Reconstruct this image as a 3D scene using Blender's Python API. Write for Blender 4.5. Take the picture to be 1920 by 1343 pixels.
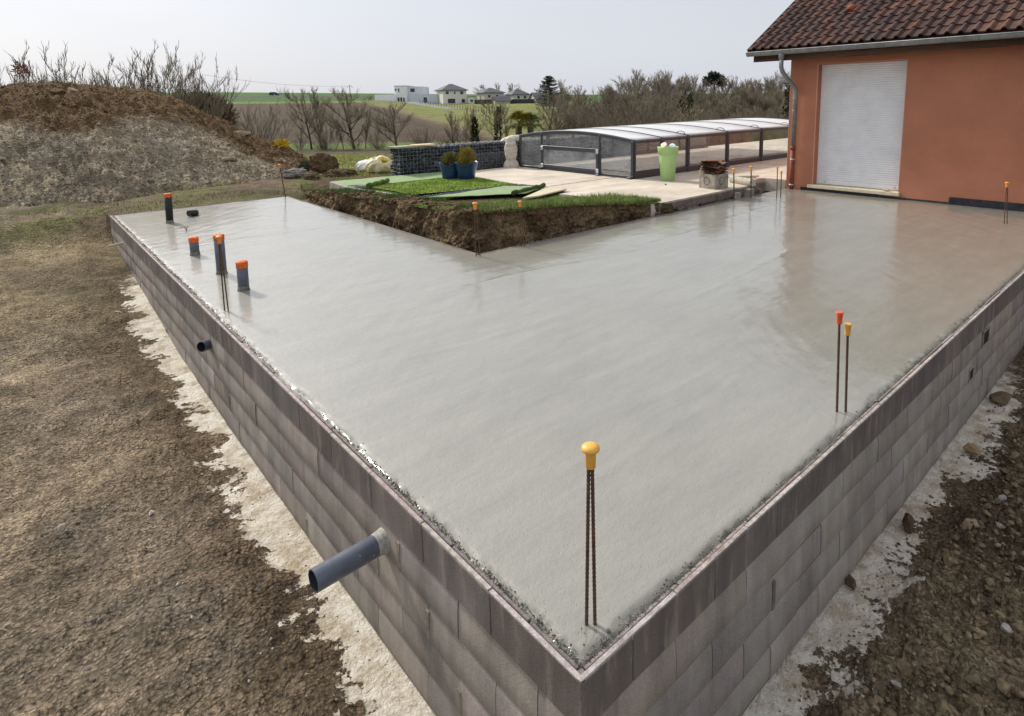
import bpy, math, random
import numpy as np
R = math.radians
for o in list(bpy.data.objects): bpy.data.objects.remove(o)
SC = bpy.context.scene
COL = SC.collection

# ------------------------------------------------------------------ camera
CAM = np.array([-1.218, -1.268, 1.95])
YAW, PITCH, ROLL = .82173, -.148816, -.0124
F_, CX, CY = 1122.75, 1062.5, 361.06          # in pixels of a 1920 wide frame
fw = np.array([math.cos(YAW)*math.cos(PITCH), math.sin(YAW)*math.cos(PITCH), math.sin(PITCH)])
r0 = np.array([math.sin(YAW), -math.cos(YAW), 0.]); u0 = np.cross(r0, fw)
rt = r0*math.cos(ROLL)+u0*math.sin(ROLL); up = -r0*math.sin(ROLL)+u0*math.cos(ROLL)
from mathutils import Matrix, Vector
cd = bpy.data.cameras.new('camera'); cam = bpy.data.objects.new('camera', cd); COL.objects.link(cam)
cam.matrix_world = Matrix(((rt[0], up[0], -fw[0], CAM[0]), (rt[1], up[1], -fw[1], CAM[1]), (rt[2], up[2], -fw[2], CAM[2]), (0, 0, 0, 1)))
cd.sensor_width = 36; cd.lens = F_/1920*36
cd.shift_x = (960-CX)/1920; cd.shift_y = (CY-671.5)/1920
cd.clip_start = .05; cd.clip_end = 8000
SC.camera = cam
# ------------------------------------------------------------------ light
SUN_EL, SUN_ROT = 38., -8.
w = bpy.data.worlds.new('World'); SC.world = w; w.use_nodes = True
nt = w.node_tree; nt.nodes.clear()
sky = nt.nodes.new('ShaderNodeTexSky'); sky.sky_type = 'NISHITA'; sky.sun_disc = False
sky.sun_elevation = R(SUN_EL); sky.sun_rotation = R(SUN_ROT); sky.dust_density = 3.0; sky.air_density = 1.2
mx = nt.nodes.new('ShaderNodeMix'); mx.data_type = 'RGBA'
tc = nt.nodes.new('ShaderNodeTexCoord'); mp = nt.nodes.new('ShaderNodeMapping'); mp.inputs['Scale'].default_value = (1, 1, 3.5)
nz = nt.nodes.new('ShaderNodeTexNoise'); nz.inputs['Scale'].default_value = 1.6; nz.inputs['Detail'].default_value = 4
mr = nt.nodes.new('ShaderNodeMapRange'); mr.inputs['From Min'].default_value = .3; mr.inputs['From Max'].default_value = .75
mr.inputs['To Min'].default_value = .80; mr.inputs['To Max'].default_value = .93
nt.links.new(tc.outputs['Generated'], mp.inputs[0]); nt.links.new(mp.outputs[0], nz.inputs[0]); nt.links.new(nz.outputs[0], mr.inputs[0])
nt.links.new(mr.outputs[0], mx.inputs['Factor'])
nt.links.new(sky.outputs[0], mx.inputs['A']); mx.inputs['B'].default_value = (6.9, 7.2, 7.9, 1)
bg = nt.nodes.new('ShaderNodeBackground'); bg.inputs['Strength'].default_value = .1
ow = nt.nodes.new('ShaderNodeOutputWorld')
# bright hazy aureole round the veiled sun
sv = (math.sin(R(SUN_ROT))*math.cos(R(SUN_EL)), math.cos(R(SUN_ROT))*math.cos(R(SUN_EL)), math.sin(R(SUN_EL)))
vd = nt.nodes.new('ShaderNodeVectorMath'); vd.operation = 'DOT_PRODUCT'; vd.inputs[1].default_value = sv; nt.links.new(tc.outputs['Generated'], vd.inputs[0])
m1 = nt.nodes.new('ShaderNodeMath'); m1.operation = 'MAXIMUM'; m1.inputs[1].default_value = 0; nt.links.new(vd.outputs['Value'], m1.inputs[0])
m2 = nt.nodes.new('ShaderNodeMath'); m2.operation = 'POWER'; m2.inputs[1].default_value = 9; nt.links.new(m1.outputs[0], m2.inputs[0])
m3 = nt.nodes.new('ShaderNodeVectorMath'); m3.operation = 'SCALE'; m3.inputs[0].default_value = (5.5, 5.4, 5.2); nt.links.new(m2.outputs[0], m3.inputs['Scale'])
m4 = nt.nodes.new('ShaderNodeVectorMath'); m4.operation = 'ADD'; nt.links.new(mx.outputs['Result'], m4.inputs[0]); nt.links.new(m3.outputs[0], m4.inputs[1])
nt.links.new(m4.outputs[0], bg.inputs['Color']); nt.links.new(bg.outputs[0], ow.inputs[0])
sl = bpy.data.lights.new('sun', 'SUN'); sl.energy = 3.5; sl.angle = R(7); sl.color = (1, .95, .87)
so = bpy.data.objects.new('sun', sl); COL.objects.link(so)
sd = Vector((math.sin(R(SUN_ROT))*math.cos(R(SUN_EL)), math.cos(R(SUN_ROT))*math.cos(R(SUN_EL)), math.sin(R(SUN_EL))))
so.rotation_euler = sd.to_track_quat('Z', 'Y').to_euler()
SC.view_settings.view_transform = 'Standard'; SC.view_settings.look = 'None'
SC.view_settings.exposure = .1; SC.view_settings.gamma = 1; SC.view_settings.use_curve_mapping = False

# ------------------------------------------------------------------ helpers
def ray(x, y): return fw+rt*((x-CX)/F_)-up*((y-CY)/F_)
def PZ(x, y, z): d = ray(x, y); return CAM+d*((z-CAM[2])/d[2])
def AT(x, y, dist): d = ray(x, y); return CAM+d*(dist/math.hypot(d[0], d[1]))
def yh(x): return 193-.0139*(x-1062)
def ground_at(px, d):                # a ground point at a bearing (pixel column) and forward distance
    u = (px-1062)/F_*d
    return CAM[0]+r0[0]*u+math.cos(YAW)*d, CAM[1]+r0[1]*u+math.sin(YAW)*d

def _hash(ix, iy, s):
    h = (ix.astype(np.int64)*374761393+iy.astype(np.int64)*668265263+s*1274126177) & 0xffffffff
    h = ((h ^ (h >> 13))*1274126177) & 0xffffffff
    return ((h ^ (h >> 16)) & 0xffffff)/float(0xffffff)
def vn(x, y, s=0):
    x = np.asarray(x, float); y = np.asarray(y, float)
    ix, iy = np.floor(x), np.floor(y); fx, fy = x-ix, y-iy
    fx = fx*fx*(3-2*fx); fy = fy*fy*(3-2*fy)
    a = _hash(ix, iy, s); b = _hash(ix+1, iy, s); c = _hash(ix, iy+1, s); d = _hash(ix+1, iy+1, s)
    return (a*(1-fx)+b*fx)*(1-fy)+(c*(1-fx)+d*fx)*fy
def fbm(x, y, s=0, o=4, gain=.5):
    v = 0; a = 1; t = 0; x = np.asarray(x, float); y = np.asarray(y, float)
    for i in range(o):
        v = v+a*vn(x*2**i+17.3*i, y*2**i-9.1*i, s+i); t += a; a *= gain
    return v/t-.5
def sst(a, b, x):
    t = np.clip((np.asarray(x, float)-a)/(b-a), 0, 1); return t*t*(3-2*t)

class MB:
    def __init__(s): s.v = []; s.f = []; s.c = []; s.sm = []
    def add(s, vs, fs, col=None, smooth=False):
        n = len(s.v); s.v += [tuple(float(q) for q in p) for p in vs]
        s.f += [tuple(i+n for i in f) for f in fs]; s.sm += [smooth]*len(fs)
        s.c += [col if col is not None else (1, 1, 1)]*len(vs)
    def box(s, x0, x1, y0, y1, z0, z1, ch=0, col=None, rot=0, piv=None, jit=0):
        if ch:
            vs = []; idx = {}
            X = (x0, x1); Y = (y0, y1); Z = (z0, z1)
            for a in (0, 1):
                for b in (0, 1):
                    for c in (0, 1):
                        sx, sy, sz = (1-2*a)*ch, (1-2*b)*ch, (1-2*c)*ch
                        for k, off in enumerate(((0, sy, sz), (sx, 0, sz), (sx, sy, 0))):
                            idx[a, b, c, k] = len(vs); vs.append((X[a]+off[0], Y[b]+off[1], Z[c]+off[2]))
            fs = []
            for k in range(3):
                for e in (0, 1):
                    q = []
                    for (i, j) in ((0, 0), (1, 0), (1, 1), (0, 1)):
                        t = [0, 0, 0]; t[k] = e; t[(k+1) % 3] = i; t[(k+2) % 3] = j
                        q.append(idx[t[0], t[1], t[2], k])
                    fs.append(q if e else q[::-1])
            for k in range(3):
                k1, k2 = (k+1) % 3, (k+2) % 3
                for i in (0, 1):
                    for j in (0, 1):
                        def g(e, kk):
                            t = [0, 0, 0]; t[k] = e; t[k1] = i; t[k2] = j; return idx[t[0], t[1], t[2], kk]
                        q = [g(0, k1), g(1, k1), g(1, k2), g(0, k2)]
                        fs.append(q if (i == j) else q[::-1])
            for key in [(a, b, c) for a in (0, 1) for b in (0, 1) for c in (0, 1)]:
                t = [idx[key+(0,)], idx[key+(1,)], idx[key+(2,)]]
                fs.append(t if sum(key) % 2 else t[::-1])
        else:
            vs = [(x, y, z) for x in (x0, x1) for y in (y0, y1) for z in (z0, z1)]
            fs = [(0, 1, 3, 2), (4, 6, 7, 5), (0, 4, 5, 1), (2, 3, 7, 6), (0, 2, 6, 4), (1, 5, 7, 3)]
        if jit: vs = [(p[0]+random.uniform(-jit, jit), p[1]+random.uniform(-jit, jit), p[2]+random.uniform(-jit, jit)) for p in vs]
        if rot:
            px, py = piv if piv else ((x0+x1)/2, (y0+y1)/2); c, n = math.cos(rot), math.sin(rot)
            vs = [(px+(p[0]-px)*c-(p[1]-py)*n, py+(p[0]-px)*n+(p[1]-py)*c, p[2]) for p in vs]
        s.add(vs, fs, col)
    def tube(s, pts, rad, n=8, caps=True, col=None, smooth=True, phase=0.):
        pts = [Vector(p) for p in pts]
        if not hasattr(rad, '__len__'): rad = [rad]*len(pts)
        vs = []; prev = None
        for i, p in enumerate(pts):
            t = (pts[min(i+1, len(pts)-1)]-pts[max(i-1, 0)])
            if t.length < 1e-9: t = Vector((0, 0, 1))
            t.normalize()
            if prev is None:
                a = Vector((0, 0, 1)) if abs(t.z) < .9 else Vector((1, 0, 0))
                prev = (a-t*a.dot(t)).normalized()
            else:
                q = prev-t*prev.dot(t)
                prev = q.normalized() if q.length > 1e-6 else prev
            b = t.cross(prev)
            for k in range(n):
                an = 2*math.pi*k/n+phase
                vs.append(p+(prev*math.cos(an)+b*math.sin(an))*rad[i])
        fs = []
        for i in range(len(pts)-1):
            for k in range(n):
                fs.append((i*n+k, i*n+(k+1) % n, (i+1)*n+(k+1) % n, (i+1)*n+k))
        m = len(s.f)
        s.add(vs, fs, col, smooth)
        if caps:
            base = len(s.v)-len(vs)
            s.f.append(tuple(base+k for k in range(n))[::-1]); s.f.append(tuple(base+(len(pts)-1)*n+k for k in range(n))); s.sm += [False, False]
    def lathe(s, prof, c=(0, 0, 0), n=24, col=None, smooth=True, sq=0., wave=None):
        vs = []
        for (r, z) in prof:
            for k in range(n):
                a = 2*math.pi*k/n; rr = r*(1+sq*(abs(math.cos(2*a))-.5)) if sq else r
                vs.append((c[0]+rr*math.cos(a), c[1]+rr*math.sin(a), c[2]+z+(wave(a, z) if wave else 0)))
        fs = [(i*n+k, i*n+(k+1) % n, (i+1)*n+(k+1) % n, (i+1)*n+k) for i in range(len(prof)-1) for k in range(n)]
        s.add(vs, fs, col, smooth)
        b = len(s.v)-len(vs)
        s.f.append(tuple(b+k for k in range(n))[::-1]); s.f.append(tuple(b+(len(prof)-1)*n+k for k in range(n))); s.sm += [False, False]
    def rock(s, c, sx, sy, sz, seed=0, col=None, rot=0, det=1):
        rnd = random.Random(seed)
        vs, fs = (ICO if det == 0 else ICO1 if det == 1 else ICO2)
        c0, s0 = math.cos(rot), math.sin(rot); out = []
        pl = [(Vector((rnd.gauss(0, 1), rnd.gauss(0, 1), rnd.gauss(0, 1))).normalized(), rnd.uniform(.38, .85)) for _ in range(10)]
        for v in vs:
            p = Vector(v)*(1+rnd.uniform(-.1, .1))
            for nn, dd in pl:
                e = p.dot(nn)-dd
                if e > 0: p = p-nn*e
            x, y, z = p.x*sx, p.y*sy, p.z*sz
            out.append((c[0]+x*c0-y*s0, c[1]+x*s0+y*c0, c[2]+z))
        s.add(out, fs, col)
    def build(s, name, mat, parent=None, loc=None):
        me = bpy.data.meshes.new(name)
        me.from_pydata(s.v, [], s.f); me.update()
        me.polygons.foreach_set('use_smooth', s.sm)
        a = me.color_attributes.new('Col', 'FLOAT_COLOR', 'POINT')
        arr = np.ones((len(s.v), 4), np.float32); arr[:, :3] = np.array(s.c, np.float32).reshape(-1, 3)
        a.data.foreach_set('color', arr.ravel())
        return link(name, me, mat, parent, loc)
def link(name, me, mat, parent=None, loc=None):
    if mat is not None: me.materials.append(mat)
    o = bpy.data.objects.new(name, me); COL.objects.link(o)
    if parent is not None: o.parent = parent
    if loc is not None: o.location = loc
    return o
def grid_mesh(name, P, mat, colr=None, smooth=True, mask=None, parent=None, flip=False):
    n, m = P.shape[:2]
    idx = np.arange(n*m).reshape(n, m)
    q = np.stack([idx[:-1, :-1], idx[1:, :-1], idx[1:, 1:], idx[:-1, 1:]], -1).reshape(-1, 4)
    if flip: q = q[:, ::-1]
    if mask is not None: q = q[mask.reshape(-1)]
    used = np.unique(q); remap = np.full(n*m, -1); remap[used] = np.arange(len(used)); q = remap[q]
    V = P.reshape(-1, 3)[used]
    me = bpy.data.meshes.new(name)
    me.vertices.add(len(V)); me.vertices.foreach_set('co', V.astype(np.float32).ravel())
    me.loops.add(q.size); me.loops.foreach_set('vertex_index', q.ravel().astype(np.int32))
    me.polygons.add(len(q)); me.polygons.foreach_set('loop_start', np.arange(0, q.size, 4, dtype=np.int32))
    me.polygons.foreach_set('loop_total', np.full(len(q), 4, np.int32))
    me.polygons.foreach_set('use_smooth', np.full(len(q), smooth))
    me.update(calc_edges=True); me.validate()
    a = me.color_attributes.new('Col', 'FLOAT_COLOR', 'POINT')
    arr = np.ones((len(V), 4), np.float32)
    if colr is not None: arr[:, :3] = colr.reshape(-1, 3)[used]
    a.data.foreach_set('color', arr.ravel())
    return link(name, me, mat, parent)
def _ico():
    t = (1+5**.5)/2
    v = [Vector(p).normalized() for p in ((-1, t, 0), (1, t, 0), (-1, -t, 0), (1, -t, 0), (0, -1, t), (0, 1, t), (0, -1, -t), (0, 1, -t), (t, 0, -1), (t, 0, 1), (-t, 0, -1), (-t, 0, 1))]
    f = [(0, 11, 5), (0, 5, 1), (0, 1, 7), (0, 7, 10), (0, 10, 11), (1, 5, 9), (5, 11, 4), (11, 10, 2), (10, 7, 6), (7, 1, 8), (3, 9, 4), (3, 4, 2), (3, 2, 6), (3, 6, 8), (3, 8, 9), (4, 9, 5), (2, 4, 11), (6, 2, 10), (8, 6, 7), (9, 8, 1)]
    return v, f
def _sub(vf):
    v, f = list(vf[0]), vf[1]; cache = {}; nf = []
    def mid(a, b):
        k = (min(a, b), max(a, b))
        if k not in cache: cache[k] = len(v); v.append(((v[a]+v[b])/2).normalized())
        return cache[k]
    for a, b, c in f:
        ab, bc, ca = mid(a, b), mid(b, c), mid(c, a); nf += [(a, ab, ca), (b, bc, ab), (c, ca, bc), (ab, bc, ca)]
    return v, nf
ICO = _ico(); ICO1 = _sub(ICO); ICO2 = _sub(ICO1)

def tag(o, label=None, cat=None, group=None, kind=None):
    if label: o['label'] = label
    if cat: o['category'] = cat
    if group: o['group'] = group
    if kind: o['kind'] = kind
    return o
def thing(name, label, cat, loc=(0, 0, 0), rz=0, group=None):
    o = bpy.data.objects.new(name, None); COL.objects.link(o); o.location = loc; o.rotation_euler = (0, 0, rz)
    o.empty_display_size = .1
    return tag(o, label, cat, group)
def dup(root, loc, rz=0, sc=1., label=None, group=None):
    r = root.copy(); COL.objects.link(r); r.location = loc; r.rotation_euler = (0, 0, rz)
    r.scale = sc if hasattr(sc, '__len__') else (sc, sc, sc)
    if label: r['label'] = label
    if group: r['group'] = group
    for ch in list(root.children):
        c = ch.copy(); COL.objects.link(c); c.parent = r
        for g in ch.children:
            d = g.copy(); COL.objects.link(d); d.parent = c
    return r

# ------------------------------------------------------------------ materials
class NT:
    def __init__(s, name):
        s.m = bpy.data.materials.new(name); s.m.use_nodes = True; s.t = s.m.node_tree; s.t.nodes.clear()
        s.out = s.n('ShaderNodeOutputMaterial'); s.p = s.n('ShaderNodeBsdfPrincipled'); s.l(s.p.outputs[0], s.out.inputs[0])
    def n(s, t): return s.t.nodes.new(t)
    def l(s, a, b): s.t.links.new(a, b)
    def pos(s, obj=False, scale=None):
        if obj: o = s.n('ShaderNodeTexCoord').outputs['Object']
        else: o = s.n('ShaderNodeNewGeometry').outputs['Position']
        if scale:
            m = s.n('ShaderNodeMapping'); m.inputs['Scale'].default_value = scale; s.l(o, m.inputs[0]); o = m.outputs[0]
        return o
    def noise(s, vec, scale, det=5, rough=.6, dist=0):
        n = s.n('ShaderNodeTexNoise'); n.inputs['Scale'].default_value = scale; n.inputs['Detail'].default_value = det
        n.inputs['Roughness'].default_value = rough; n.inputs['Distortion'].default_value = dist
        s.l(vec, n.inputs['Vector']); return n.outputs[0]
    def vor(s, vec, scale, feat='F1', out='Distance'):
        n = s.n('ShaderNodeTexVoronoi'); n.inputs['Scale'].default_value = scale; n.feature = feat; s.l(vec, n.inputs['Vector']); return n.outputs[out]
    def rng(s, v, a, b, c, d, smooth=False):
        n = s.n('ShaderNodeMapRange'); n.inputs['From Min'].default_value = a; n.inputs['From Max'].default_value = b
        n.inputs['To Min'].default_value = c; n.inputs['To Max'].default_value = d
        if smooth: n.interpolation_type = 'SMOOTHSTEP'
        s.l(v, n.inputs['Value']); return n.outputs[0]
    def math(s, op, a, b=None, clamp=False):
        n = s.n('ShaderNodeMath'); n.operation = op; n.use_clamp = clamp
        for i, q in enumerate((a, b)):
            if q is None: continue
            if isinstance(q, (int, float)): n.inputs[i].default_value = q
            else: s.l(q, n.inputs[i])
        return n.outputs[0]
    def mix(s, f, a, b, mode='MIX'):
        n = s.n('ShaderNodeMix'); n.data_type = 'RGBA'; n.blend_type = mode
        if isinstance(f, (int, float)): n.inputs['Factor'].default_value = f
        else: s.l(f, n.inputs['Factor'])
        for k, q in (('A', a), ('B', b)):
            if isinstance(q, tuple): n.inputs[k].default_value = q+(1,) if len(q) == 3 else q
            else: s.l(q, n.inputs[k])
        return n.outputs['Result']
    def attr(s):
        n = s.n('ShaderNodeAttribute'); n.attribute_name = 'Col'; return n.outputs['Color']
    def mul(s, col, v):          # colour times a scalar output
        c = s.n('ShaderNodeCombineColor')
        for i in range(3): s.l(v, c.inputs[i])
        return s.mix(1., col, c.outputs[0], 'MULTIPLY')
    def bump(s, h, strength=.5, dist=.01, prev=None):
        b = s.n('ShaderNodeBump'); b.inputs['Strength'].default_value = strength; b.inputs['Distance'].default_value = dist
        s.l(h, b.inputs['Height'])
        if prev is not None: s.l(prev, b.inputs['Normal'])
        return b.outputs[0]
    def fin(s, col=None, rough=None, nrm=None, spec=None, metal=None):
        for k, q in (('Base Color', col), ('Roughness', rough), ('Normal', nrm), ('Specular IOR Level', spec), ('Metallic', metal)):
            if q is None: continue
            if isinstance(q, tuple): s.p.inputs[k].default_value = q+(1,)
            elif isinstance(q, (int, float)): s.p.inputs[k].default_value = q
            else: s.l(q, s.p.inputs[k])
        return s.m
def mat(name, col, rough=.8, var=.15, vs=6, bump=.3, bs=40, bd=.004, spec=.3, metal=0, attr=True, obj=True, scl=None, det=5):
    t = NT(name); v = t.pos(obj, scl)
    c = t.mul(col, t.rng(t.noise(v, vs, det), .35, .65, 1-var, 1+var))
    if attr: c = t.mix(1., c, t.attr(), 'MULTIPLY')
    n = t.bump(t.noise(v, bs, 4), bump, bd) if bump else None
    return t.fin(c, rough, n, spec, metal)

def ground_mat():
    t = NT('earth'); v = t.pos()
    sp = t.n('ShaderNodeSeparateXYZ'); t.l(v, sp.inputs[0]); X, Y = sp.outputs[0], sp.outputs[1]
    base = t.attr()
    big = t.rng(t.noise(v, .55, 6, .62), .35, .65, .72, 1.28)
    mid = t.rng(t.noise(v, 5, 8, .75), .38, .62, .62, 1.38)
    fine = t.rng(t.noise(v, 34, 5, .8), .38, .62, .5, 1.5)
    base = t.mul(t.mul(t.mul(base, big), mid), fine)
    # pale concrete footing poured past the foot of the block walls, ragged edge under the soil
    ns = t.noise(v, 2.2, 8, .7); ns2 = t.noise(v, 14, 5, .7)
    edge = t.math('ADD', t.math('MULTIPLY', t.math('SUBTRACT', ns, .5), 1.25), t.math('MULTIPLY', t.math('SUBTRACT', ns2, .5), .4))
    def strip(dist, along, w, lim):
        a = t.math('ADD', dist, edge)
        m = t.rng(a, w, w+.018, 1, 0)
        ins = t.rng(dist, -.06, -.05, 0, 1)
        al = t.rng(t.math('ADD', along, t.math('MULTIPLY', edge, 3)), lim, lim+.6, 1, 0)
        beg = t.rng(along, -.6, -.5, 0, 1)
        return t.math('MULTIPLY', t.math('MULTIPLY', m, ins), t.math('MULTIPLY', al, beg))
    mL = strip(t.math('MULTIPLY', X, -1), Y, .22, 9.5); mR = strip(t.math('MULTIPLY', Y, -1), X, .20, 6.2)
    m = t.math('MAXIMUM', mL, mR)
    stain = t.math('ADD', t.rng(t.noise(v, 5, 8, .75), .44, .60, 0, .8), t.rng(t.noise(v, 1.3, 4, .6), .5, .62, 0, .3), True)
    cre = t.mix(stain, (.76, .70, .60), (.42, .34, .23))
    cre = t.mul(cre, t.rng(t.noise(v, 55, 5, .75), .3, .7, .78, 1.18))
    pit = t.rng(t.vor(v, 26), .0, .16, 1, 0); pit = t.math('MULTIPLY', pit, t.rng(t.noise(v, 4, 4), .5, .62, 0, 1))
    cre = t.mix(t.math('MULTIPLY', pit, .7), cre, (.10, .075, .045))
    col = t.mix(m, base, cre)
    h = t.math('ADD', t.math('MULTIPLY', t.noise(v, 16, 8, .72), 1.0), t.math('MULTIPLY', m, .35))
    wv = t.n('ShaderNodeVectorMath'); wv.operation = 'ADD'; wn_ = t.n('ShaderNodeTexNoise'); wn_.inputs['Scale'].default_value = 9; t.l(v, wn_.inputs['Vector'])
    ws = t.n('ShaderNodeVectorMath'); ws.operation = 'SCALE'; ws.inputs['Scale'].default_value = .035; t.l(wn_.outputs['Color'], ws.inputs[0]); t.l(v, wv.inputs[0]); t.l(ws.outputs[0], wv.inputs[1])
    c1 = t.vor(wv.outputs[0], 17); c2 = t.vor(wv.outputs[0], 42); c3 = t.vor(v, 95)
    soil = t.math('SUBTRACT', 1, m)
    n = t.bump(h, .8, .05)
    cl1 = t.math('MULTIPLY', t.math('SUBTRACT', 1, c1), t.math('ADD', t.math('MULTIPLY', soil, t.rng(t.noise(v, 2.5, 4), .42, .58, .15, 1)), .05)); n = t.bump(cl1, .9, .035, n)
    cl2 = t.math('MULTIPLY', t.math('SUBTRACT', 1, c2), t.math('ADD', soil, .25)); n = t.bump(cl2, .9, .016, n); n = t.bump(c3, .5, .006, n)
    col = t.mul(col, t.rng(t.math('MULTIPLY', c2, soil), .1, .75, 1.12, .62))
    return t.fin(col, .95, n, .12)
M_ground = ground_mat()

def concrete_mat():
    t = NT('wet_concrete'); v = t.pos()
    sp = t.n('ShaderNodeSeparateXYZ'); t.l(v, sp.inputs[0])
    st = t.n('ShaderNodeMapping'); st.inputs['Scale'].default_value = (.35, 1.6, 1); st.inputs['Rotation'].default_value = (0, 0, .25); t.l(v, st.inputs[0])
    a = t.rng(t.noise(v, .9, 6, .6), .3, .7, .94, 1.06); b = t.rng(t.noise(st.outputs[0], 3, 7, .7), .38, .62, .93, 1.07)
    f = t.rng(t.noise(v, 130, 3, .6), .3, .7, .92, 1.06)
    c = t.mul(t.mul(t.mul((.268, .256, .210), a), b), f)
    c = t.mix(1., c, t.attr(), 'MULTIPLY')
    rg = t.math('ADD', t.rng(t.noise(v, 1.3, 5, .6), .3, .7, .04, .13), t.rng(t.noise(v, 45, 4, .6), .35, .7, -.04, .08))
    h1 = t.noise(v, 17, 6, .68); pk = t.rng(t.vor(v, 38), 0, .2, 0, 1)
    wv = t.noise(st.outputs[0], 5, 4, .55)
    n = t.bump(wv, .16, .02); n2_ = t.bump(pk, .10, .004, t.bump(h1, .17, .006, n)); n = t.bump(h1, .65, .008, n); n = t.bump(t.noise(v, 110, 3, .6), .30, .003, n); n = t.bump(pk, .5, .005, n)
    m = t.fin(c, .5, n, .4)
    sc3 = t.n('ShaderNodeSeparateColor'); t.l(t.attr(), sc3.inputs[0]); t.l(t.rng(sc3.outputs[0], .62, .97, .0, .95), t.p.inputs['Coat Weight']); t.p.inputs['Coat IOR'].default_value = 1.85; t.l(rg, t.p.inputs['Coat Roughness']); t.l(n2_, t.p.inputs['Coat Normal'])
    return m
M_conc = concrete_mat()

def block_mat(name, axis, tint):
    t = NT(name); v = t.pos()
    st = t.n('ShaderNodeMapping'); st.inputs['Scale'].default_value = (3.2, 3.2, .55); t.l(v, st.inputs[0])
    c = t.mix(1., tint, t.attr(), 'MULTIPLY')
    c = t.mul(c, t.rng(t.noise(st.outputs[0], 1.6, 6, .65), .28, .72, .70, 1.28))
    c = t.mul(c, t.rng(t.noise(v, 2.6, 5, .6), .3, .7, .84, 1.16))
    c = t.mul(c, t.rng(t.noise(v, 170, 3, .8), .3, .7, .72, 1.28))
    wt = t.rng(t.noise(st.outputs[0], 3.3, 5, .65), .54, .66, 0, .55)
    c = t.mix(wt, c, (.36, .31, .26))
    n = t.bump(t.noise(v, 120, 4, .75), .7, .006); n = t.bump(t.noise(v, 9, 4, .6), .3, .01, n)
    return t.fin(c, .93, n, .15)
M_block = block_mat('concrete_block', 0, (.325, .287, .252))
M_blocktop = block_mat('concrete_block_top', 0, (.170, .147, .132))
M_mortar = mat('mortar', (.30, .265, .21), .95, .3, 20, .8, 70, .006)
M_rim = mat('block_rim', (.40, .34, .31), .95, .3, 25, .9, 90, .008, obj=False)
M_crumb = mat('wet_crumbs', (.15, .145, .118), .8, .4, 30, .6, 90, .004, .5, obj=False)
M_rust = mat('rusty_steel', (.085, .045, .024), .65, .45, 40, .4, 120, .002, .5)
M_cap = mat('cap_plastic', (1, 1, 1), .42, .06, 30, .1, 60, .001, .5)
M_pipe = mat('grey_pvc', (.105, .118, .15), .38, .16, 12, .08, 60, .001, .5)
M_pipein = mat('pipe_inside', (.035, .04, .05), .6, .1, 12, 0)
M_black = mat('black_pvc', (.022, .022, .023), .5, .2, 12, .1, 60, .001)
M_orange = mat('orange_foam', (.72, .135, .02), .6, .28, 30, .8, 45, .01, .4)
M_splash = mat('cement_splash', (.36, .35, .31), .8, .3, 60, .6, 90, .004)
M_ochre = mat('ochre_stucco', (.49, .205, .125), .92, .07, 1.6, .9, 120, .012, .15, obj=False)
M_tile = mat('clay_tile', (1, 1, 1), .8, .28, 9, .4, 60, .006, .25, obj=False)
M_zinc = mat('zinc', (.26, .27, .28), .5, .2, 6, .05, 60, .002, .4, .55, obj=False)
M_redpipe = mat('red_pvc', (.22, .055, .032), .55, .18, 10, .1, 50, .001)
M_wood = mat('weathered_wood', (.085, .048, .030), .85, .4, 7, .5, 60, .005, .2, obj=False, scl=(1, .12, 1))
M_white = mat('white_shutter', (.84, .84, .86), .45, .05, 3, .05, 60, .001, .4)
M_sill = mat('cream_stone', (.60, .53, .38), .8, .12, 12, .3, 80, .003)
M_bitu = mat('bitumen_strip', (.022, .023, .028), .5, .5, 9, .5, 40, .006, .4, obj=False)
M_alu = mat('anthracite_metal', (.040, .045, .057), .42, .08, 6, 0, spec=.5)
M_silver = mat('silver_plate', (.55, .56, .58), .4, .1, 20, 0, metal=.4)
M_rock = mat('stone', (1, 1, 1), .92, .25, 14, .8, 45, .012, .15)
M_gabion = mat('slate_stone', (1, 1, 1), .7, .3, 12, .6, 40, .01, .3, obj=False)
M_wire = mat('galvanised_wire', (.34, .36, .38), .45, .1, 30, 0, metal=.6)
M_blue = mat('blue_glaze', (.008, .036, .135), .3, .2, 7, .1, 30, .002, .6)
M_lime = mat('lime_plastic', (.40, .60, .25), .45, .06, 4, .05, 40, .001, .4)
M_statue = mat('pale_stone', (.56, .51, .43), .9, .14, 14, .4, 50, .005, .2)
M_foil = mat('foliage', (1, 1, 1), .7, .3, 5, 0, spec=.2)
M_bark = mat('bark', (.10, .082, .062), .95, .35, 4, .6, 12, .03, .1)
M_twig = mat('twigs', (1, 1, 1), .95, .25, .8, 0, spec=.1)
M_turf = mat('artificial_turf', (1, 1, 1), .85, .25, 4, .6, 130, .008, .15, obj=False)
M_back = mat('turf_backing', (.26, .35, .175), .85, .12, 6, .3, 60, .003, .2, obj=False)
M_bag = mat('woven_plastic', (1, 1, 1), .5, .15, 14, .3, 30, .006, .4)
M_plank = mat('raw_plank', (.52, .42, .27), .8, .2, 12, .3, 60, .003)
M_boxc = mat('cast_concrete', (.33, .30, .25), .9, .3, 7, .6, 50, .006)
M_render = mat('house_render', (1, 1, 1), .9, .05, .5, 0)
M_roofg = mat('grey_roof', (.115, .115, .13), .7, .12, .6, .2, 6, .02)
M_glassd = mat('dark_window', (.035, .04, .048), .15, .1, 1, 0, spec=.5)
M_fence = mat('fence_dark', (.05, .052, .055), .6, .1, 3, 0)
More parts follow.
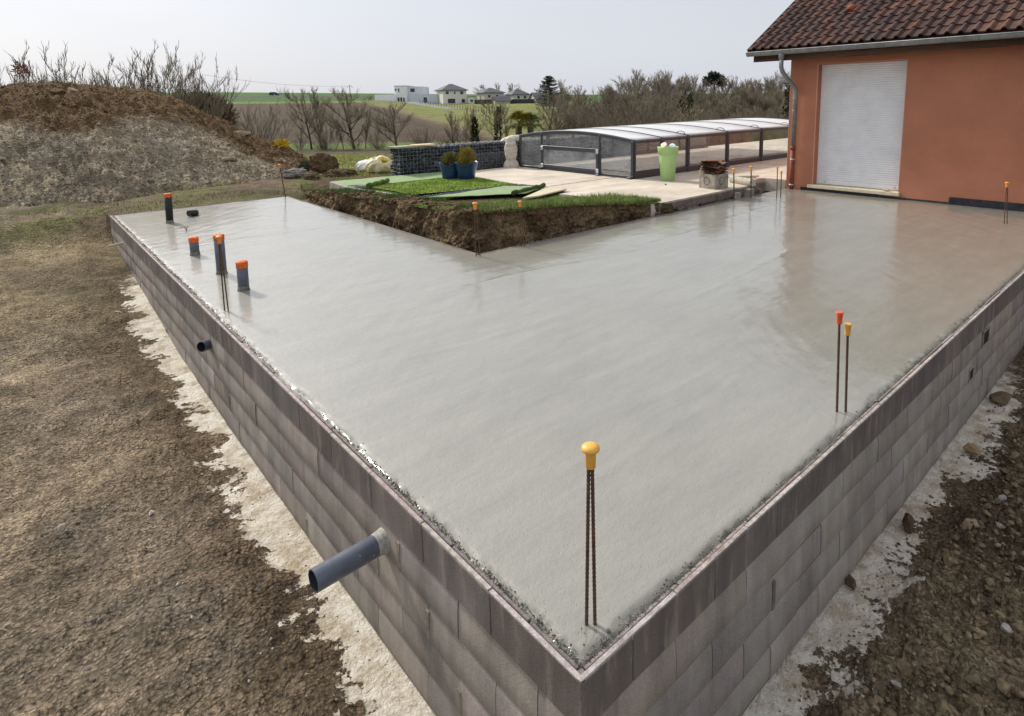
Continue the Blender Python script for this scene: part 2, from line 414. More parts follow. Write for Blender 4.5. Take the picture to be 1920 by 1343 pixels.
def soil_mat():
    t = NT('soil'); v = t.pos(); c = t.mix(1., t.mul((1, 1, 1), t.rng(t.noise(v, 4, 8, .7), .35, .65, .68, 1.32)), t.attr(), 'MULTIPLY')
    a, b, q = t.vor(v, 6.5), t.vor(v, 15), t.vor(v, 34)
    c = t.mul(c, t.rng(b, .1, .8, 1.12, .7))
    n = t.bump(t.noise(v, 5, 7, .7), .8, .12); n = t.bump(t.math('SUBTRACT', 1, a), .7, .09, n); n = t.bump(t.math('SUBTRACT', 1, b), .8, .05, n); n = t.bump(t.math('SUBTRACT', 1, q), .7, .02, n)
    return t.fin(c, .97, n, .08)
M_dirt = soil_mat()
M_peb = mat('pebble', (1, 1, 1), .95, .3, 30, .8, 90, .008, .15, obj=False)

def glass_mat(name, tint, milky, gloss=.14):
    t = NT(name); v = t.pos()
    tr = t.n('ShaderNodeBsdfTransparent'); tr.inputs[0].default_value = tint+(1,)
    gl = t.n('ShaderNodeBsdfGlossy'); gl.inputs['Roughness'].default_value = .06; gl.inputs[0].default_value = (.9, .92, .95, 1)
    di = t.n('ShaderNodeBsdfDiffuse'); di.inputs[0].default_value = (.62, .64, .66, 1)
    fr = t.n('ShaderNodeFresnel'); fr.inputs[0].default_value = 1.4
    a = t.n('ShaderNodeMixShader'); b = t.n('ShaderNodeMixShader')
    dust = t.rng(t.noise(v, 2.2, 6, .7), .35, .75, milky*.4, milky*1.8)
    t.l(dust, a.inputs[0]); t.l(tr.outputs[0], a.inputs[1]); t.l(di.outputs[0], a.inputs[2])
    t.l(t.math('MULTIPLY', fr.outputs[0], gloss*5), b.inputs[0]); t.l(a.outputs[0], b.inputs[1]); t.l(gl.outputs[0], b.inputs[2])
    t.l(b.outputs[0], t.out.inputs[0]); return t.m
M_pane = glass_mat('clear_panel', (.95, .955, .955), .06, .018)
M_haze_pane = glass_mat('milky_panel', (.93, .94, .95), .26, .02)
M_front_pane = glass_mat('front_panel', (.94, .95, .96), .11, .02)
M_poly = mat('polycarbonate_roof', (.94, .95, .96), .2, .03, 3, .05, 20, .002, .5, obj=False)
_t = M_poly.node_tree; _p = [n for n in _t.nodes if n.type == 'BSDF_PRINCIPLED'][0]; _o = [n for n in _t.nodes if n.type == 'OUTPUT_MATERIAL'][0]
_tr = _t.nodes.new('ShaderNodeBsdfTranslucent'); _tr.inputs[0].default_value = (.98, .98, .98, 1); _ms = _t.nodes.new('ShaderNodeMixShader'); _ms.inputs[0].default_value = .4; _p.inputs['Roughness'].default_value = .45
[_t.links.remove(l) for l in list(_p.inputs['Roughness'].links)]; _t.links.new(_p.outputs[0], _ms.inputs[1]); _t.links.new(_tr.outputs[0], _ms.inputs[2]); _t.links.new(_ms.outputs[0], _o.inputs[0])

def terrace_mat():
    t = NT('terrace_paving'); v = t.pos()
    c = t.mul((.60, .52, .42), t.rng(t.noise(v, 1.1, 7, .65), .3, .7, .78, 1.2))
    st = t.n('ShaderNodeMapping'); st.inputs['Scale'].default_value = (.5, 6, 1); t.l(v, st.inputs[0])
    c = t.mul(c, t.rng(t.noise(st.outputs[0], 1.8, 5, .6), .3, .7, .9, 1.1))
    c = t.mul(c, t.rng(t.noise(v, 60, 3, .6), .3, .7, .9, 1.1))
    return t.fin(c, .8, t.bump(t.noise(v, 45, 4), .3, .004), .25)
M_terr = terrace_mat()

# ================================================================== GROUND
def crest(px): return np.interp(px, [300, 420, 700, 1060, 1600], [10.6, 10.4, 8.6, 6.4, 6.0])
def ground_z(X, Y):
    dx, dy = X-CAM[0], Y-CAM[1]
    d = dx*math.cos(YAW)+dy*math.sin(YAW); u = dx*r0[0]+dy*r0[1]
    px = 1062+F_*u/np.maximum(d, 1.)
    zb = np.interp(d, [12, 20, 30, 40, 47, 170, 350, 430, 700, 3000], [.02, -.1, -.6, -1.0, -.98, 2.86, 10.4, 11.4, 10.5, 4])
    over = sst(170, 350, d)*(crest(px)-10.4); zb = zb+over
    zb = zb-sst(700, 860, px)*sst(60, 150, d)*(1-sst(230, 320, d))*1.05
    near = np.interp(Y, [5, 7, 8.7, 10.6, 12.4, 13.1, 15], [-1.02, -.95, -.78, -.62, -.48, -.12, -.03])
    near = np.where((X > 0) & (X < 3.3) & (Y > 12.42), -.06+.0*X, near)
    near = near+np.where(X < -3, -.0, 0)
    foot = ((X > .09) & (X < 3.35) & (Y < 12.42)) | ((X > .09) & (X < 11.5) & (Y < 5.5))
    near = np.where(foot & (Y > .09), -1.12, near)
    gard = (X >= 3.35) & (Y >= 5.5) & (Y < 12.7)
    near = np.where(gard, -.15, near)
    near = np.where((Y <= .09), -1.02, near)
    zz = np.where(gard | (Y > 12.5), near+(zb-near)*sst(17, 21, d), near+(zb-near)*sst(22, 40, d))
    return np.where(d < 4, near, zz), d, u, px
nr, na = 640, 980
rr = np.concatenate([[0.02], np.exp(np.linspace(math.log(.5), math.log(3200), nr))])
a_vis = np.linspace(-1.05, .95, 1050)
a_rest = np.linspace(.95, 2*math.pi-1.05, 171)[1:]
aa = np.concatenate([a_vis, a_rest])
AA, RR = np.meshgrid(aa, rr)
ang = YAW-AA
GX, GY = CAM[0]+RR*np.cos(ang), CAM[1]+RR*np.sin(ang)
GZ, gd, gu, gpx = ground_z(GX, GY)
# relief of the bare earth near the camera
nearw = 1-sst(16, 24, RR)
rel = fbm(GX*.8, GY*.8, 3, 4)*.16+fbm(GX*4, GY*4, 5, 5, .6)*.075
rel += np.maximum(fbm(GX*9, GY*9, 8, 4, .65), 0)*.13*(1+1.6*(GY < 0))
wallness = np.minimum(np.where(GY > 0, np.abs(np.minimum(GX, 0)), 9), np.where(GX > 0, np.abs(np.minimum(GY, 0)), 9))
flat = sst(.10, .42, wallness)                    # footing strip stays smooth
GZ = GZ+nearw*rel*(.10+.90*flat)+nearw*.035*sst(.22, .5, wallness+fbm(GX*2.2, GY*2.2, 7, 4)*.3)
# wheel ruts on the left
for off in (0., .16, 1.5):
    q = (GY-7.6-off)+.35*(GX+2)+.15*np.sin(GX*1.3); GZ = GZ-.06*np.exp(-(q/.055)**2)*(GX < -.5)*(GX > -6)
far = sst(45, 120, RR); GZ = GZ+far*fbm(GX*.02, GY*.02, 11, 3)*.6*(1-sst(300, 400, RR))
def C3(*c): return np.array(c, float)
gc = np.zeros(GX.shape+(3,))
dirt = C3(.335, .258, .172); grey = C3(.265, .216, .163); tan = C3(.42, .325, .215); dark = C3(.145, .104, .068)
n1 = sst(-.12, .16, fbm(GX*.55+3, GY*.9, 21, 5, .6))[..., None]; n2 = sst(.0, .18, fbm(GX*1.3, GY*1.3, 25, 4))[..., None]
n3 = sst(.05, .2, fbm(GX*.9+9, GY*.9, 31, 4))[..., None]
gc[:] = dirt*(1-n1)+grey*n1
gc = gc*(1-.6*n2)+tan*.6*n2
gc = gc*(1-.55*n3)+dark*.55*n3
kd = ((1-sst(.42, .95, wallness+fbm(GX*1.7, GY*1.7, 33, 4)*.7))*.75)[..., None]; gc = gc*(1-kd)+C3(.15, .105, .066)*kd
kp = (sst(.02, .16, fbm(GX*.42+7, GY*.5, 35, 4))*.55)[..., None]; gc = gc*(1-kp)+C3(.16, .125, .088)*kp
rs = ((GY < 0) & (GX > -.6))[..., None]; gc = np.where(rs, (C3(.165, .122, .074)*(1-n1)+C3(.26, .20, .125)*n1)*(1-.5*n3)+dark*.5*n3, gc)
yel = (sst(6, 9.5, GY)*(1-sst(12, 14, GY))*.55)[..., None]*(GX < 0)[..., None]; gc = gc*(1-yel)+C3(.30, .235, .125)*yel
gstrip = (sst(12.3, 12.9, GY)*sst(-.05, .12, fbm(GX*1.2, GY*1.6, 41, 4)+.05))[..., None]; gc = gc*(1-gstrip)+C3(.19, .175, .075)*gstrip
lawnw = sst(17.3, 18.2, gd+fbm(GX*.7, GY*.7, 44, 4)*1.6)[..., None]
lawn = C3(.31, .32, .10)*(1+.25*fbm(GX*.5, GY*.5, 50, 4)[..., None]); gc = gc*(1-lawnw)+lawn*lawnw
def zone(lo, hi, c, w=.6, wob=1.):
    global gc
    dd = gd+fbm(GX*.15, GY*.15, 61, 3)*wob
    k = (sst(lo-w, lo+w, dd)*(1-sst(hi-w, hi+w, dd)))[..., None]
    gc = gc*(1-k)+C3(*c)*k
zone(33, 40.5, (.165, .125, .085), .8, 2)
zone(40.5, 47, (.155, .20, .062), .5, 2)
zone(47, 168, (.122, .090, .060), .6, .5)
zone(168, 182, (.21, .25, .075), 2)
zone(182, 225, (.072, .17, .045), 2)
zone(225, 270, (.125, .115, .085), 2)
zone(270, 3300, (.085, .185, .038), 2)
bl = (sst(-1.5, 1.5, (gu-(-54.7))*(52-165)-(gd-165)*(-6.3+54.7)))  # >0 to one side of the field edge
side = ((gu+54.7)*(-113)-(gd-165)*48.4)/122.9
k = (sst(-.8, .8, -side+0*gd)*(gd > 47)*(gd < 172)*(gpx > 650))
grs = C3(.245, .255, .085)*(1+.3*fbm(GX*.08, GY*.08, 71, 4)[..., None])
gc = gc*(1-k[..., None])+grs*k[..., None]
kb = (np.exp(-((side)/1.1)**2)*(gd > 47)*(gd < 172)*(gpx > 600)*.7)[..., None]; gc = gc*(1-kb)+C3(.27, .21, .13)*kb
wood = (sst(1010, 1120, gpx)*sst(30, 40, gd)*(1-sst(150, 200, gd)))[..., None]; gc = gc*(1-wood)+C3(.12, .105, .062)*wood
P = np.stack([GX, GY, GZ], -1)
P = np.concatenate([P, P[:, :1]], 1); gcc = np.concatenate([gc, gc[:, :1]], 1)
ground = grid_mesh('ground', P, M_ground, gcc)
tag(ground, kind='structure')
def gz1(x, y):
    z, *_ = ground_z(np.array([x], float), np.array([y], float)); return float(z[0])

# ================================================================== DIRT MOUND
pxs = np.linspace(-700, 690, 520); tt = np.linspace(0, 1, 190)
db = np.interp(pxs, [-700, 0, 200, 310, 530, 640, 690], [10.6, 11.6, 12.6, 14.2, 16.4, 17.2, 18.0])
dr = np.interp(pxs, [-700, 0, 200, 300, 392, 480, 560, 690], [17, 18, 18.6, 19.6, 20.4, 20.6, 20.2, 18.6])
ysil = np.interp(pxs, [-700, 0, 177, 291, 354, 392, 443, 480, 508, 542, 567, 600, 640, 673, 690], [170, 162, 165, 173, 194, 217, 237, 257, 268, 281, 296, 318, 328, 337, 352])
zr = 1.95+(yh(pxs)-ysil)/F_*dr
zbase = np.interp(pxs, [-700, 0, 200, 310, 530, 690], [-.6, -.42, -.22, -.12, -.1, -.1])
PX, T = np.meshgrid(pxs, tt, indexing='ij')
D = db[:, None]-.8+T*(dr-db+8)[:, None]
s_ = (D-db[:, None])/(dr-db)[:, None]
prof = np.where(s_ < 0, s_*.08, np.where(s_ < 1, 1-(1-np.clip(s_, 0, 1))**1.55, 1-sst(1.05, 2.0, s_)*1.2))
MXx = CAM[0]+r0[0]*(PX-1062)/F_*D+math.cos(YAW)*D; MYy = CAM[1]+r0[1]*(PX-1062)/F_*D+math.sin(YAW)*D
MZ = zbase[:, None]+(zr-zbase)[:, None]*prof
amp = sst(-.05, .25, s_)*(1-.45*sst(.8, 1, s_))
MZ = MZ+amp*(fbm(MXx*.7, MYy*.7, 81, 4)*.42+fbm(MXx*2.6, MYy*2.6, 85, 4, .6)*.28)+sst(-.1, .05, s_)*(fbm(MXx*8, MYy*8, 88, 4, .65)*.24+np.maximum(fbm(MXx*16, MYy*16, 90, 3, .7), 0)*.12)
MZ = MZ-sst(1.15, 1.7, s_)*1.3-sst(655, 690, PX)*.7
rel_h = (MZ-zbase[:, None])/(np.maximum(zr-zbase, .3))[:, None]
kb = sst(.55, .76, rel_h+fbm(MXx*.6, MYy*.6, 91, 4)*.5+sst(380, 560, PX)*.28)
mc = C3(.275, .230, .172)*(1-kb[..., None])+C3(.145, .094, .052)*kb[..., None]
yb = (sst(.05, .3, fbm(MXx*.9, MYy*1.5, 95, 4))*kb*.8)[..., None]; mc = mc*(1-yb)+C3(.185, .13, .065)*yb
gl = sst(.05, .2, fbm(MXx*1.3, MYy*1.3, 97, 5, .65))*(1-kb)*.65; mc = mc*(1-gl[..., None])+C3(.36, .32, .26)*gl[..., None]
dk = sst(.1, .25, fbm(MXx*.8+5, MYy*.8, 99, 4))*(1-kb)*.55; mc = mc*(1-dk[..., None])+C3(.10, .085, .066)*dk[..., None]
lo = (1-sst(-.02, .10, s_))[..., None]; mc = mc*(1-lo)+C3(.17, .145, .08)*lo
mc = mc*np.where(kb > .5, 1.22, 1.42)[..., None]*C3(1.03, 1., .93)
mound = grid_mesh('dirt_mound', np.stack([MXx, MYy, MZ], -1), M_dirt, mc, smooth=True, flip=True)
tag(mound, kind='structure')
def mound_z(px, dd):
    i = int(np.clip(np.searchsorted(pxs, px), 0, len(pxs)-1)); j = int(np.clip(np.searchsorted(D[i], dd), 0, len(tt)-1))
    return float(MXx[i, j]), float(MYy[i, j]), float(MZ[i, j])

# ================================================================== BLOCK WALLS + SLAB
LX, LY, WX, DY = 11.42, 12.37, 3.14, 5.08
BL = .54
def mkcol(rnd, lo=.78, hi=1.2, hue=.05):
    b = rnd.uniform(lo, hi); return (b*(1+rnd.uniform(-hue, hue)), b, b*(1+rnd.uniform(-hue, hue)))
def block_wall(label, axis, length, seed, outer=0., parent_loc=(0, 0, 0)):
    rnd = random.Random(seed)
    root = thing('block_wall', label, 'wall')
    top = MB(); low = MB(); rim = MB(); mor = MB()
    def put(mb, a0, a1, t0, t1, z0, z1, ch, c):
        if axis == 'y': mb.box(t0, t1, a0, a1, z0, z1, ch, c)
        else: mb.box(a0, a1, t0, t1, z0, z1, ch, c)
    for k in range(5):
        z1 = -.2*k; z0 = z1-.2
        a = -(BL*rnd.choice((.0, .02)) if k % 2 == 0 else BL*.5)+rnd.uniform(-.03, .03) if axis == 'y' else -(.0 if k % 2 else BL*.5)
        while a < length:
            a0 = max(a, .0 if axis == 'y' else .0); a1 = min(a+BL, length); a += BL
            if a1-a0 < .02: continue
            pr = rnd.uniform(-.003, .003); c = mkcol(rnd, .86, 1.14, .04)
            g = .0022
            def putb(mb, a0, a1, t0, z0, z1, c):
                prof = [(.003, z0), (.0, z0+.005), (.0, z0+.085), (.001, z0+.12), (.0028, z0+.15), (.0055, z1-.022), (.010, z1-.006), (.015, z1)]
                vs = []
                for (o_, z_) in prof:
                    for a_ in (a0, a1): vs.append((t0+o_, a_, z_) if axis == 'y' else (a_, t0+o_, z_))
                for z_ in (z0, z1):
                    for a_ in (a0, a1): vs.append((.19, a_, z_) if axis == 'y' else (a_, .19, z_))
                n_ = len(prof); off_ = len(vs); vs = vs+vs[:]          # doubled so the face shades on its own
                fs = [(2*i, 2*i+1, 2*i+3, 2*i+2) for i in range(n_-1)]; e_ = 2*n_
                fs2 = [(e_+2, 2*n_-2, 2*n_-1, e_+3), (e_, e_+1, 1, 0), tuple([2*i for i in range(n_)]+[e_+2, e_]), tuple([2*i+1 for i in range(n_)][::-1]+[e_+1, e_+3])]
                fs2 = [tuple(q+off_ for q in f) for f in fs2]
                if axis == 'y': fs = [f[::-1] for f in fs]; fs2 = [f[::-1] for f in fs2]
                m_ = len(mb.sm); mb.add(vs, fs+fs2, c); mb.sm[m_:m_+len(fs)] = [True]*len(fs)
            if k == 0: put(top, a0+g, a1-g, pr*.5, .024, z0+.003, z1+rnd.uniform(-.004, .003), .003, mkcol(rnd, .9, 1.12, .03))
            else: putb(low, a0+g, a1-g, pr+.002, z0+.002, z1-.001, c)
            if k and rnd.random() < .09:
                put(mor, a1-.016, a1+.016, -.003, .02, z0+.004, z1-rnd.uniform(.03, .07), .004, mkcol(rnd, .5, .85))
    low.build('lower_blocks', M_block, root); top.build('top_course', M_blocktop, root)
    if mor.v: mor.build('mortar_smear', M_mortar, root)
    # inner leaf of the hollow top blocks and the dark gap
    a = .05
    while a < length:
        a1 = min(a+rnd.choice((BL, BL*.5)), length); z = rnd.uniform(-.008, .004)
        put(rim, a+.004, a1-.004, .031+rnd.uniform(-.001, .002), .047, -.19, z, .003, mkcol(rnd, .45, .85))
        a = a1
    # pale sawn upper rim, a thin cap 2 mm proud of the blocks
    a = .0
    while a < length:
        a1 = min(a+BL, length); put(rim, a+.003, a1-.003, .003, .0235, -.02, .0045+rnd.uniform(-.001, .002), .002, mkcol(rnd, .85, 1.15)); a = a1
    if axis == 'x': rim.box(.0245, .049, .0245, .049, -.19, -.003, .003, (.5, .5, .47))
    rim.build('block_rim', M_rim, root)
    bed = MB(); put(bed, .03, length-.005, .0242, .0305, -.19, -.022, 0, (.35, .35, .35)); put(bed, .01, length-.005, .012, .18, -1.25, -.203, 0, (.5, .5, .5)); bed.build('mortar_core', M_mortar, root)
    return root
wl = block_wall('long sunlit grey block foundation wall with pipes sticking out, left of the slab', 'y', LY, 4)
wr = block_wall('shaded grey block foundation wall with two small openings, right of the slab', 'x', LX, 9)
# far end and the two inner edges toward the garden bank
def plain_wall(label, x0, x1, y0, y1, seed):
    rnd = random.Random(seed); root = thing('block_wall', label, 'wall'); m = MB()
    alongx = (x1-x0) > (y1-y0); L = max(x1-x0, y1-y0)
    for k in range(5):
        a = 0 if k % 2 else -BL/2
        while a < L:
            a0, a1 = max(a, 0), min(a+BL, L); a += BL
            if a1-a0 < .02: continue
            c = mkcol(rnd); z0, z1 = -.2*k-.2, -.2*k+(.004 if k == 0 else -.003)
            if alongx: m.box(x0+a0+.002, x0+a1-.002, y0, y1, z0, z1, .003, c)
            else: m.box(x0, x1, y0+a0+.002, y0+a1-.002, z0, z1, .003, c)
    m.build('blocks', M_blocktop, root); return root
plain_wall('low block wall closing the far end of the slab near the dirt mound', .12, WX, LY-.045, LY, 1)
plain_wall('brown block edge of the slab facing the bank, running away to the far end', WX-.045, WX, DY+.05, LY-.05, 2)
plain_wall('brown block edge of the slab facing the grassy bank, running toward the house', WX+.0, 10.3, DY, DY+.045, 3)

def edges(a, b, fine_lo, fine_hi, fs, cs):
    lo_ = np.arange(a, a+fine_lo, fs); mid_ = np.arange(a+fine_lo, b-fine_hi, cs); hi_ = np.arange(b-fine_hi, b, fs) if fine_hi else np.array([])
    return np.unique(np.round(np.concatenate([lo_, mid_, hi_, [b]]), 5))
sx = np.unique(np.concatenate([edges(.046, 3.094, .34, 0, .011, .028), edges(3.094, LX-.0, 0, 0, .01, .03)]))
sy = np.unique(np.concatenate([edges(.046, 5.078, .34, 0, .011, .028), edges(5.078, LY-.047, 0, 0, .01, .03)]))
SX, SY = np.meshgrid(sx, sy, indexing='ij')
de = np.minimum(SX-.046, SY-.046)                                   # distance from the two rough edges
di = np.minimum(np.where(SY > DY, 3.094-SX, 9), np.where(SX > 3.1, 5.078-SY, 9))
SZ = fbm(SX*.9, SY*.9, 101, 3)*.010+fbm(SX*6, SY*6, 103, 4)*.0035
tr_ = np.zeros(SX.shape)
for (x0_, y0_, x1_, y1_, a_, w2_) in ((.5, .75, 4.2, .95, .0035, .018), (1.2, 1.15, 3.6, 1.05, .003, .02), (.4, 1.7, 2.6, 1.5, .0028, .02), (.35, 2.9, 2.9, 2.6, .003, .025), (.4, 4.3, 5.2, 3.7, .0035, .03), (3.2, 2.1, 8.5, 2.5, .0035, .03), (.5, 6.4, 2.8, 6.0, .004, .03), (.4, 8.6, 2.9, 8.2, .004, .035), (5, 3.9, 10.5, 4.3, .004, .03)):
    L_ = math.hypot(x1_-x0_, y1_-y0_); ux, uy = (x1_-x0_)/L_, (y1_-y0_)/L_; al = (SX-x0_)*ux+(SY-y0_)*uy; pe = -(SX-x0_)*uy+(SY-y0_)*ux+.03*np.sin(al*1.7)+fbm(SX*1.5, SY*1.5, 115, 3)*.10
    tr_ = tr_+a_*np.exp(-(pe/w2_)**2)*sst(0, .5, al)*(1-sst(L_-.6, L_, al))*(.5+vn(al*6, al*0, 3))
SZ = SZ+tr_
ripp = fbm(SX*1.4+SY*.9, (SX-SY)*7., 105, 3)*.005*sst(.1, .8, de)*(1-sst(1.5, 4, de)); SZ = SZ+ripp
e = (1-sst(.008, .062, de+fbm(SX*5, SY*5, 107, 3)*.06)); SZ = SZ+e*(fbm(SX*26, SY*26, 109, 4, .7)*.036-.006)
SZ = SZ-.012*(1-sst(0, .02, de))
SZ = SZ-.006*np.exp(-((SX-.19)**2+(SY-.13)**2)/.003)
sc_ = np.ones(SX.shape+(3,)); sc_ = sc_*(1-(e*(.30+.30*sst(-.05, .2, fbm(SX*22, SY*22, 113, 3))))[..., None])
cxm, cym = (SX[:-1, :-1]+SX[1:, 1:])/2, (SY[:-1, :-1]+SY[1:, 1:])/2
smask = (cxm < 3.094) | (cym < 5.078)
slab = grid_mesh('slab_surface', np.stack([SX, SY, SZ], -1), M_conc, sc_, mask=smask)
sroot = thing('concrete_slab', 'freshly poured wet grey L-shaped concrete slab between the block walls', 'slab')
slab.parent = sroot
b = MB(); b.box(.2, 3.08, .2, 12.3, -1.1, -.06); b.box(3.08, 11.4, .2, 5.0, -1.1, -.06); b.build('slab_core', M_crumb, sroot)
rnd = random.Random(5); cr = MB()
for i in range(5600):
    L = rnd.random()
    t_ = abs(rnd.gauss(0, .012))+.046 if rnd.random() < .95 else .046+rnd.random()**2*.11
    s = rnd.uniform(.0018, .0052)*(1.7 if rnd.random() < .07 else 1)
    if rnd.random() < .52: a = (rnd.random()**1.25)*LY; x, y = t_, a
    else: a = (rnd.random()**1.2)*LX; x, y = a, t_
    if x < .045 or y < .045: continue
    # clumps
    if float(vn(np.array([a*2.3]), np.array([3. if x == t_ else 8.]), 7)[0]) < rnd.random()*.9: continue
    cr.rock((x, y, rnd.uniform(-.006, .007)), s*rnd.uniform(.8, 1.6), s*rnd.uniform(.8, 1.6), s, i, mkcol(rnd, .5, 1.25, .03), rnd.random()*3, 0)
tag(cr.build('edge_crumbs', M_crumb, sroot), kind='stuff')

# wall openings on the right wall (framed plates, no hole cut)
def opening(x, z, wd, h, label):
    r = thing('wall_opening', label, 'opening', (x, 0, z)); m = MB()
    m.box(-wd/2, wd/2, -.0025, .004, -h/2, h/2); m.build('hole_shade_plate', M_black, r)  # thin black plate on the wall face, its colour stands for the shade inside
    f = MB(); t_ = .012
    f.box(-wd/2-t_, wd/2+t_, -.009, .003, h/2+.001, h/2+t_, .002); f.box(-wd/2-t_, wd/2+t_, -.009, .003, -h/2-t_, -h/2-.001, .002)
    f.box(-wd/2-t_, -wd/2-.001, -.008, .003, -h/2, h/2, .002); f.box(wd/2+.001, wd/2+t_, -.008, .003, -h/2, h/2, .002)
    f.build('mortar_frame', M_mortar, r)
opening(5.38, -.30, .20, .13, 'larger dark opening high in the shaded right block wall')
opening(4.94, -.53, .12, .10, 'small dark opening lower in the shaded right block wall')

# ================================================================== PIPES
def hollow(mb, p0, p1, r, th, n=28, col=None):
    p0, p1 = Vector(p0), Vector(p1); mb.tube([p0, p1], r, n, False, col)
    d = (p1-p0).normalized(); mb.tube([p1-d*.0, p1+d*.0005], [r, r-th], n, False, col)
def wall_pipe(name, label, root_, tip, r, m_out, splash=True):
    o = thing(name, label, 'pipe', root_); t = Vector(tip)-Vector(root_); d = t.normalized()
    b = MB(); b.tube([-d*.05, t], r, 32, False); b.tube([t, t+d*.0015], [r, r-.0048], 32, False); b.build('barrel', m_out, o)
    i = MB(); i.tube([t, t*.3], r-.0045, 32, False); i.tube([t*.3, t*.29], [r-.0045, .001], 32, False); i.build('bore', M_pipein, o)
    if splash:
        q = MB(); rnd = random.Random(7)
        q.tube([d*-.01, d*.018, d*.05, d*.062], [r+.012, r+.006, r+.0015, r-.002], 22, False)
        for k in range(22):
            a = rnd.uniform(0, 6.28); s = rnd.uniform(.05, .9)**1.6
            e1 = d.orthogonal().normalized(); e2 = d.cross(e1); pp = d*(t.length*s)+(e1*math.cos(a)+e2*math.sin(a))*r
            rr_ = rnd.uniform(.002, .005); q.rock(pp, rr_, rr_, rr_, k, None, 0, 0)
        tag(q.build('cement_splash', M_splash, o), kind='stuff')
    return o
wall_pipe('drain_pipe', 'long grey plastic pipe sticking out of the sunlit block wall near the corner', (0, 1.49, -.32), (-.375, 1.46, -.31), .056, M_pipe)
wall_pipe('drain_pipe', 'short dark grey pipe stub halfway along the sunlit block wall', (0, 5.14, -.315), (-.085, 5.07, -.30), .05, M_pipe, False)
wall_pipe('conduit_pipe', 'thin beige pipe sticking out of the sunlit wall near its far corner', (0, 10.9, -.27), (-.19, 10.86, -.285), .019, M_sill, False)

def upright_pipe(label, base, top, r, mat_, cap=True, ragged=False, dark=True):
    bx, by = base; o = thing('upright_pipe', label, 'pipe', (bx, by, 0)); t = Vector(top)-Vector((bx, by, 0))
    b = MB(); b.tube([(0, 0, -.04), t], r, 26, True); b.build('barrel', mat_, o)
    if cap:
        d = t.normalized(); c = MB(); n = 30; hh = r*.85; vs = []; rnd = random.Random(int(bx*977))
        prof_ = [(r+.0025, -hh), (r+.003, -hh*.5), (r+.004, -.004), (r*.96, .006), (r*.55, .008), (.001, .006)]
        e1 = Vector((1, 0, 0)); e2 = Vector((0, 1, 0))
        for (q, z) in prof_:
            for k in range(n):
                a = 2*math.pi*k/n
                zz = z-(.022*vn(np.array([k*.7]), np.array([bx*9]), 3)[0] if z < -hh*.9 else 0)+(rnd.uniform(-.003, .005) if z > -.01 else 0)
                vs.append(t+d*zz+(e1*math.cos(a)+e2*math.sin(a))*(q+rnd.uniform(0, .0015)))
        fs = [(i*n+k, i*n+(k+1) % n, (i+1)*n+(k+1) % n, (i+1)*n+k) for i in range(len(prof_)-1) for k in range(n)]
        c.add(vs, fs, None, True); c.build('orange_cap', M_orange, o)
    if dark:
        q = MB(); q.lathe([(r+.010, -.012), (r+.008, .004), (r+.003, .014), (r+.0015, .05)], (0, 0, 0), 26); q.build('cement_collar', M_crumb, o)
    return o
upright_pipe('black standing pipe with orange cap at the far left of the slab', (.66, 10.73), (.68, 10.73, .50), .055, M_black)
upright_pipe('short grey standing pipe with orange cap, leftmost of the three near ones', (.45, 7.83), (.45, 7.83, .235), .055, M_pipe)
upright_pipe('tall grey standing pipe with orange cap behind a capped rebar pair', (.47, 6.57), (.475, 6.57, .46), .055, M_pipe)
upright_pipe('medium grey standing pipe with torn orange cap, nearest standing pipe', (.465, 5.66), (.47, 5.66, .31), .055, M_pipe)
el = thing('pipe_elbow', 'stubby black pipe end lying low on the far part of the slab', 'pipe', (1.10, 11.2, .05)); b = MB()
b.tube([(.05, .07, -.03), (.05, .03, .0), (-.02, -.02, .01), (-.07, -.06, .012)], .055, 20, False); b.build('barrel', M_black, el)
b = MB(); b.tube([(-.0705, -.0603, .0125), (-.03, -.03, .01)], [.049, .049], 20, True); b.build('bore', M_pipein, el)
q = PZ(351, 433, 0); b = MB(); b.tube([(0, 0, -.01), (-.012, .01, .03), (-.03, .02, .055)], [.008, .007, .004], 6); b.tube([(-.012, .01, .03), (.02, .0, .06)], [.006, .003], 6)
tag(b.build('broken_twig', M_rust, None, tuple(q)), 'tiny brown twig stuck in the wet slab among the standing pipes', 'twig')

# ================================================================== REBARS
def bar(mb, p0, p1, r=.006):
    p0, p1 = Vector(p0), Vector(p1); L = (p1-p0).length; n = max(2, int(L/.009)); pts = []; rad = []
    for i in range(n+1):
        pts.append(p0.lerp(p1, i/n)); rad.append(r*(1.16 if i % 2 else .94))
    mb.tube(pts, rad, 8, True, None, False)
def rebar(label, base, top, kind, capc, pair=None, scale=1., r=.006):
    bx, by = base; o = thing('rebar', label, 'rebar', (bx, by, 0)); t = Vector(top)-Vector((bx, by, 0))
    offs = [(0, 0)] if pair is None else [(-pair[0]/2, -pair[1]/2), (pair[0]/2, pair[1]/2)]
    for (ox, oy) in offs:
        m = MB(); k = .35 if pair else 1
        bar(m, (ox, oy, -.05), (t.x+ox*k, t.y+oy*k, t.z-.025), r); m.build('steel_bar', M_rust, o)
    c = MB(); s = scale
    if kind == 'mush': c.lathe([(.0125*s, -.058*s), (.0135*s, -.056*s), (.0145*s, -.016*s), (.0155*s, -.0105*s), (.0232*s, -.0100*s), (.0240*s, -.0075*s), (.0228*s, -.002*s), (.018*s, .0025*s), (.010*s, .0052*s), (.001, .0062*s)], tuple(t), 26, capc)
    else: c.lathe([(.0135*s, -.058*s), (.0140*s, -.056*s), (.0150*s, -.010*s), (.0172*s, -.008*s), (.0178*s, -.001*s), (.0160*s, .002*s), (.012*s, .0018*s), (.001, .0015*s)], tuple(t), 26, capc)
    c.build('cap', M_cap, o)
    return o
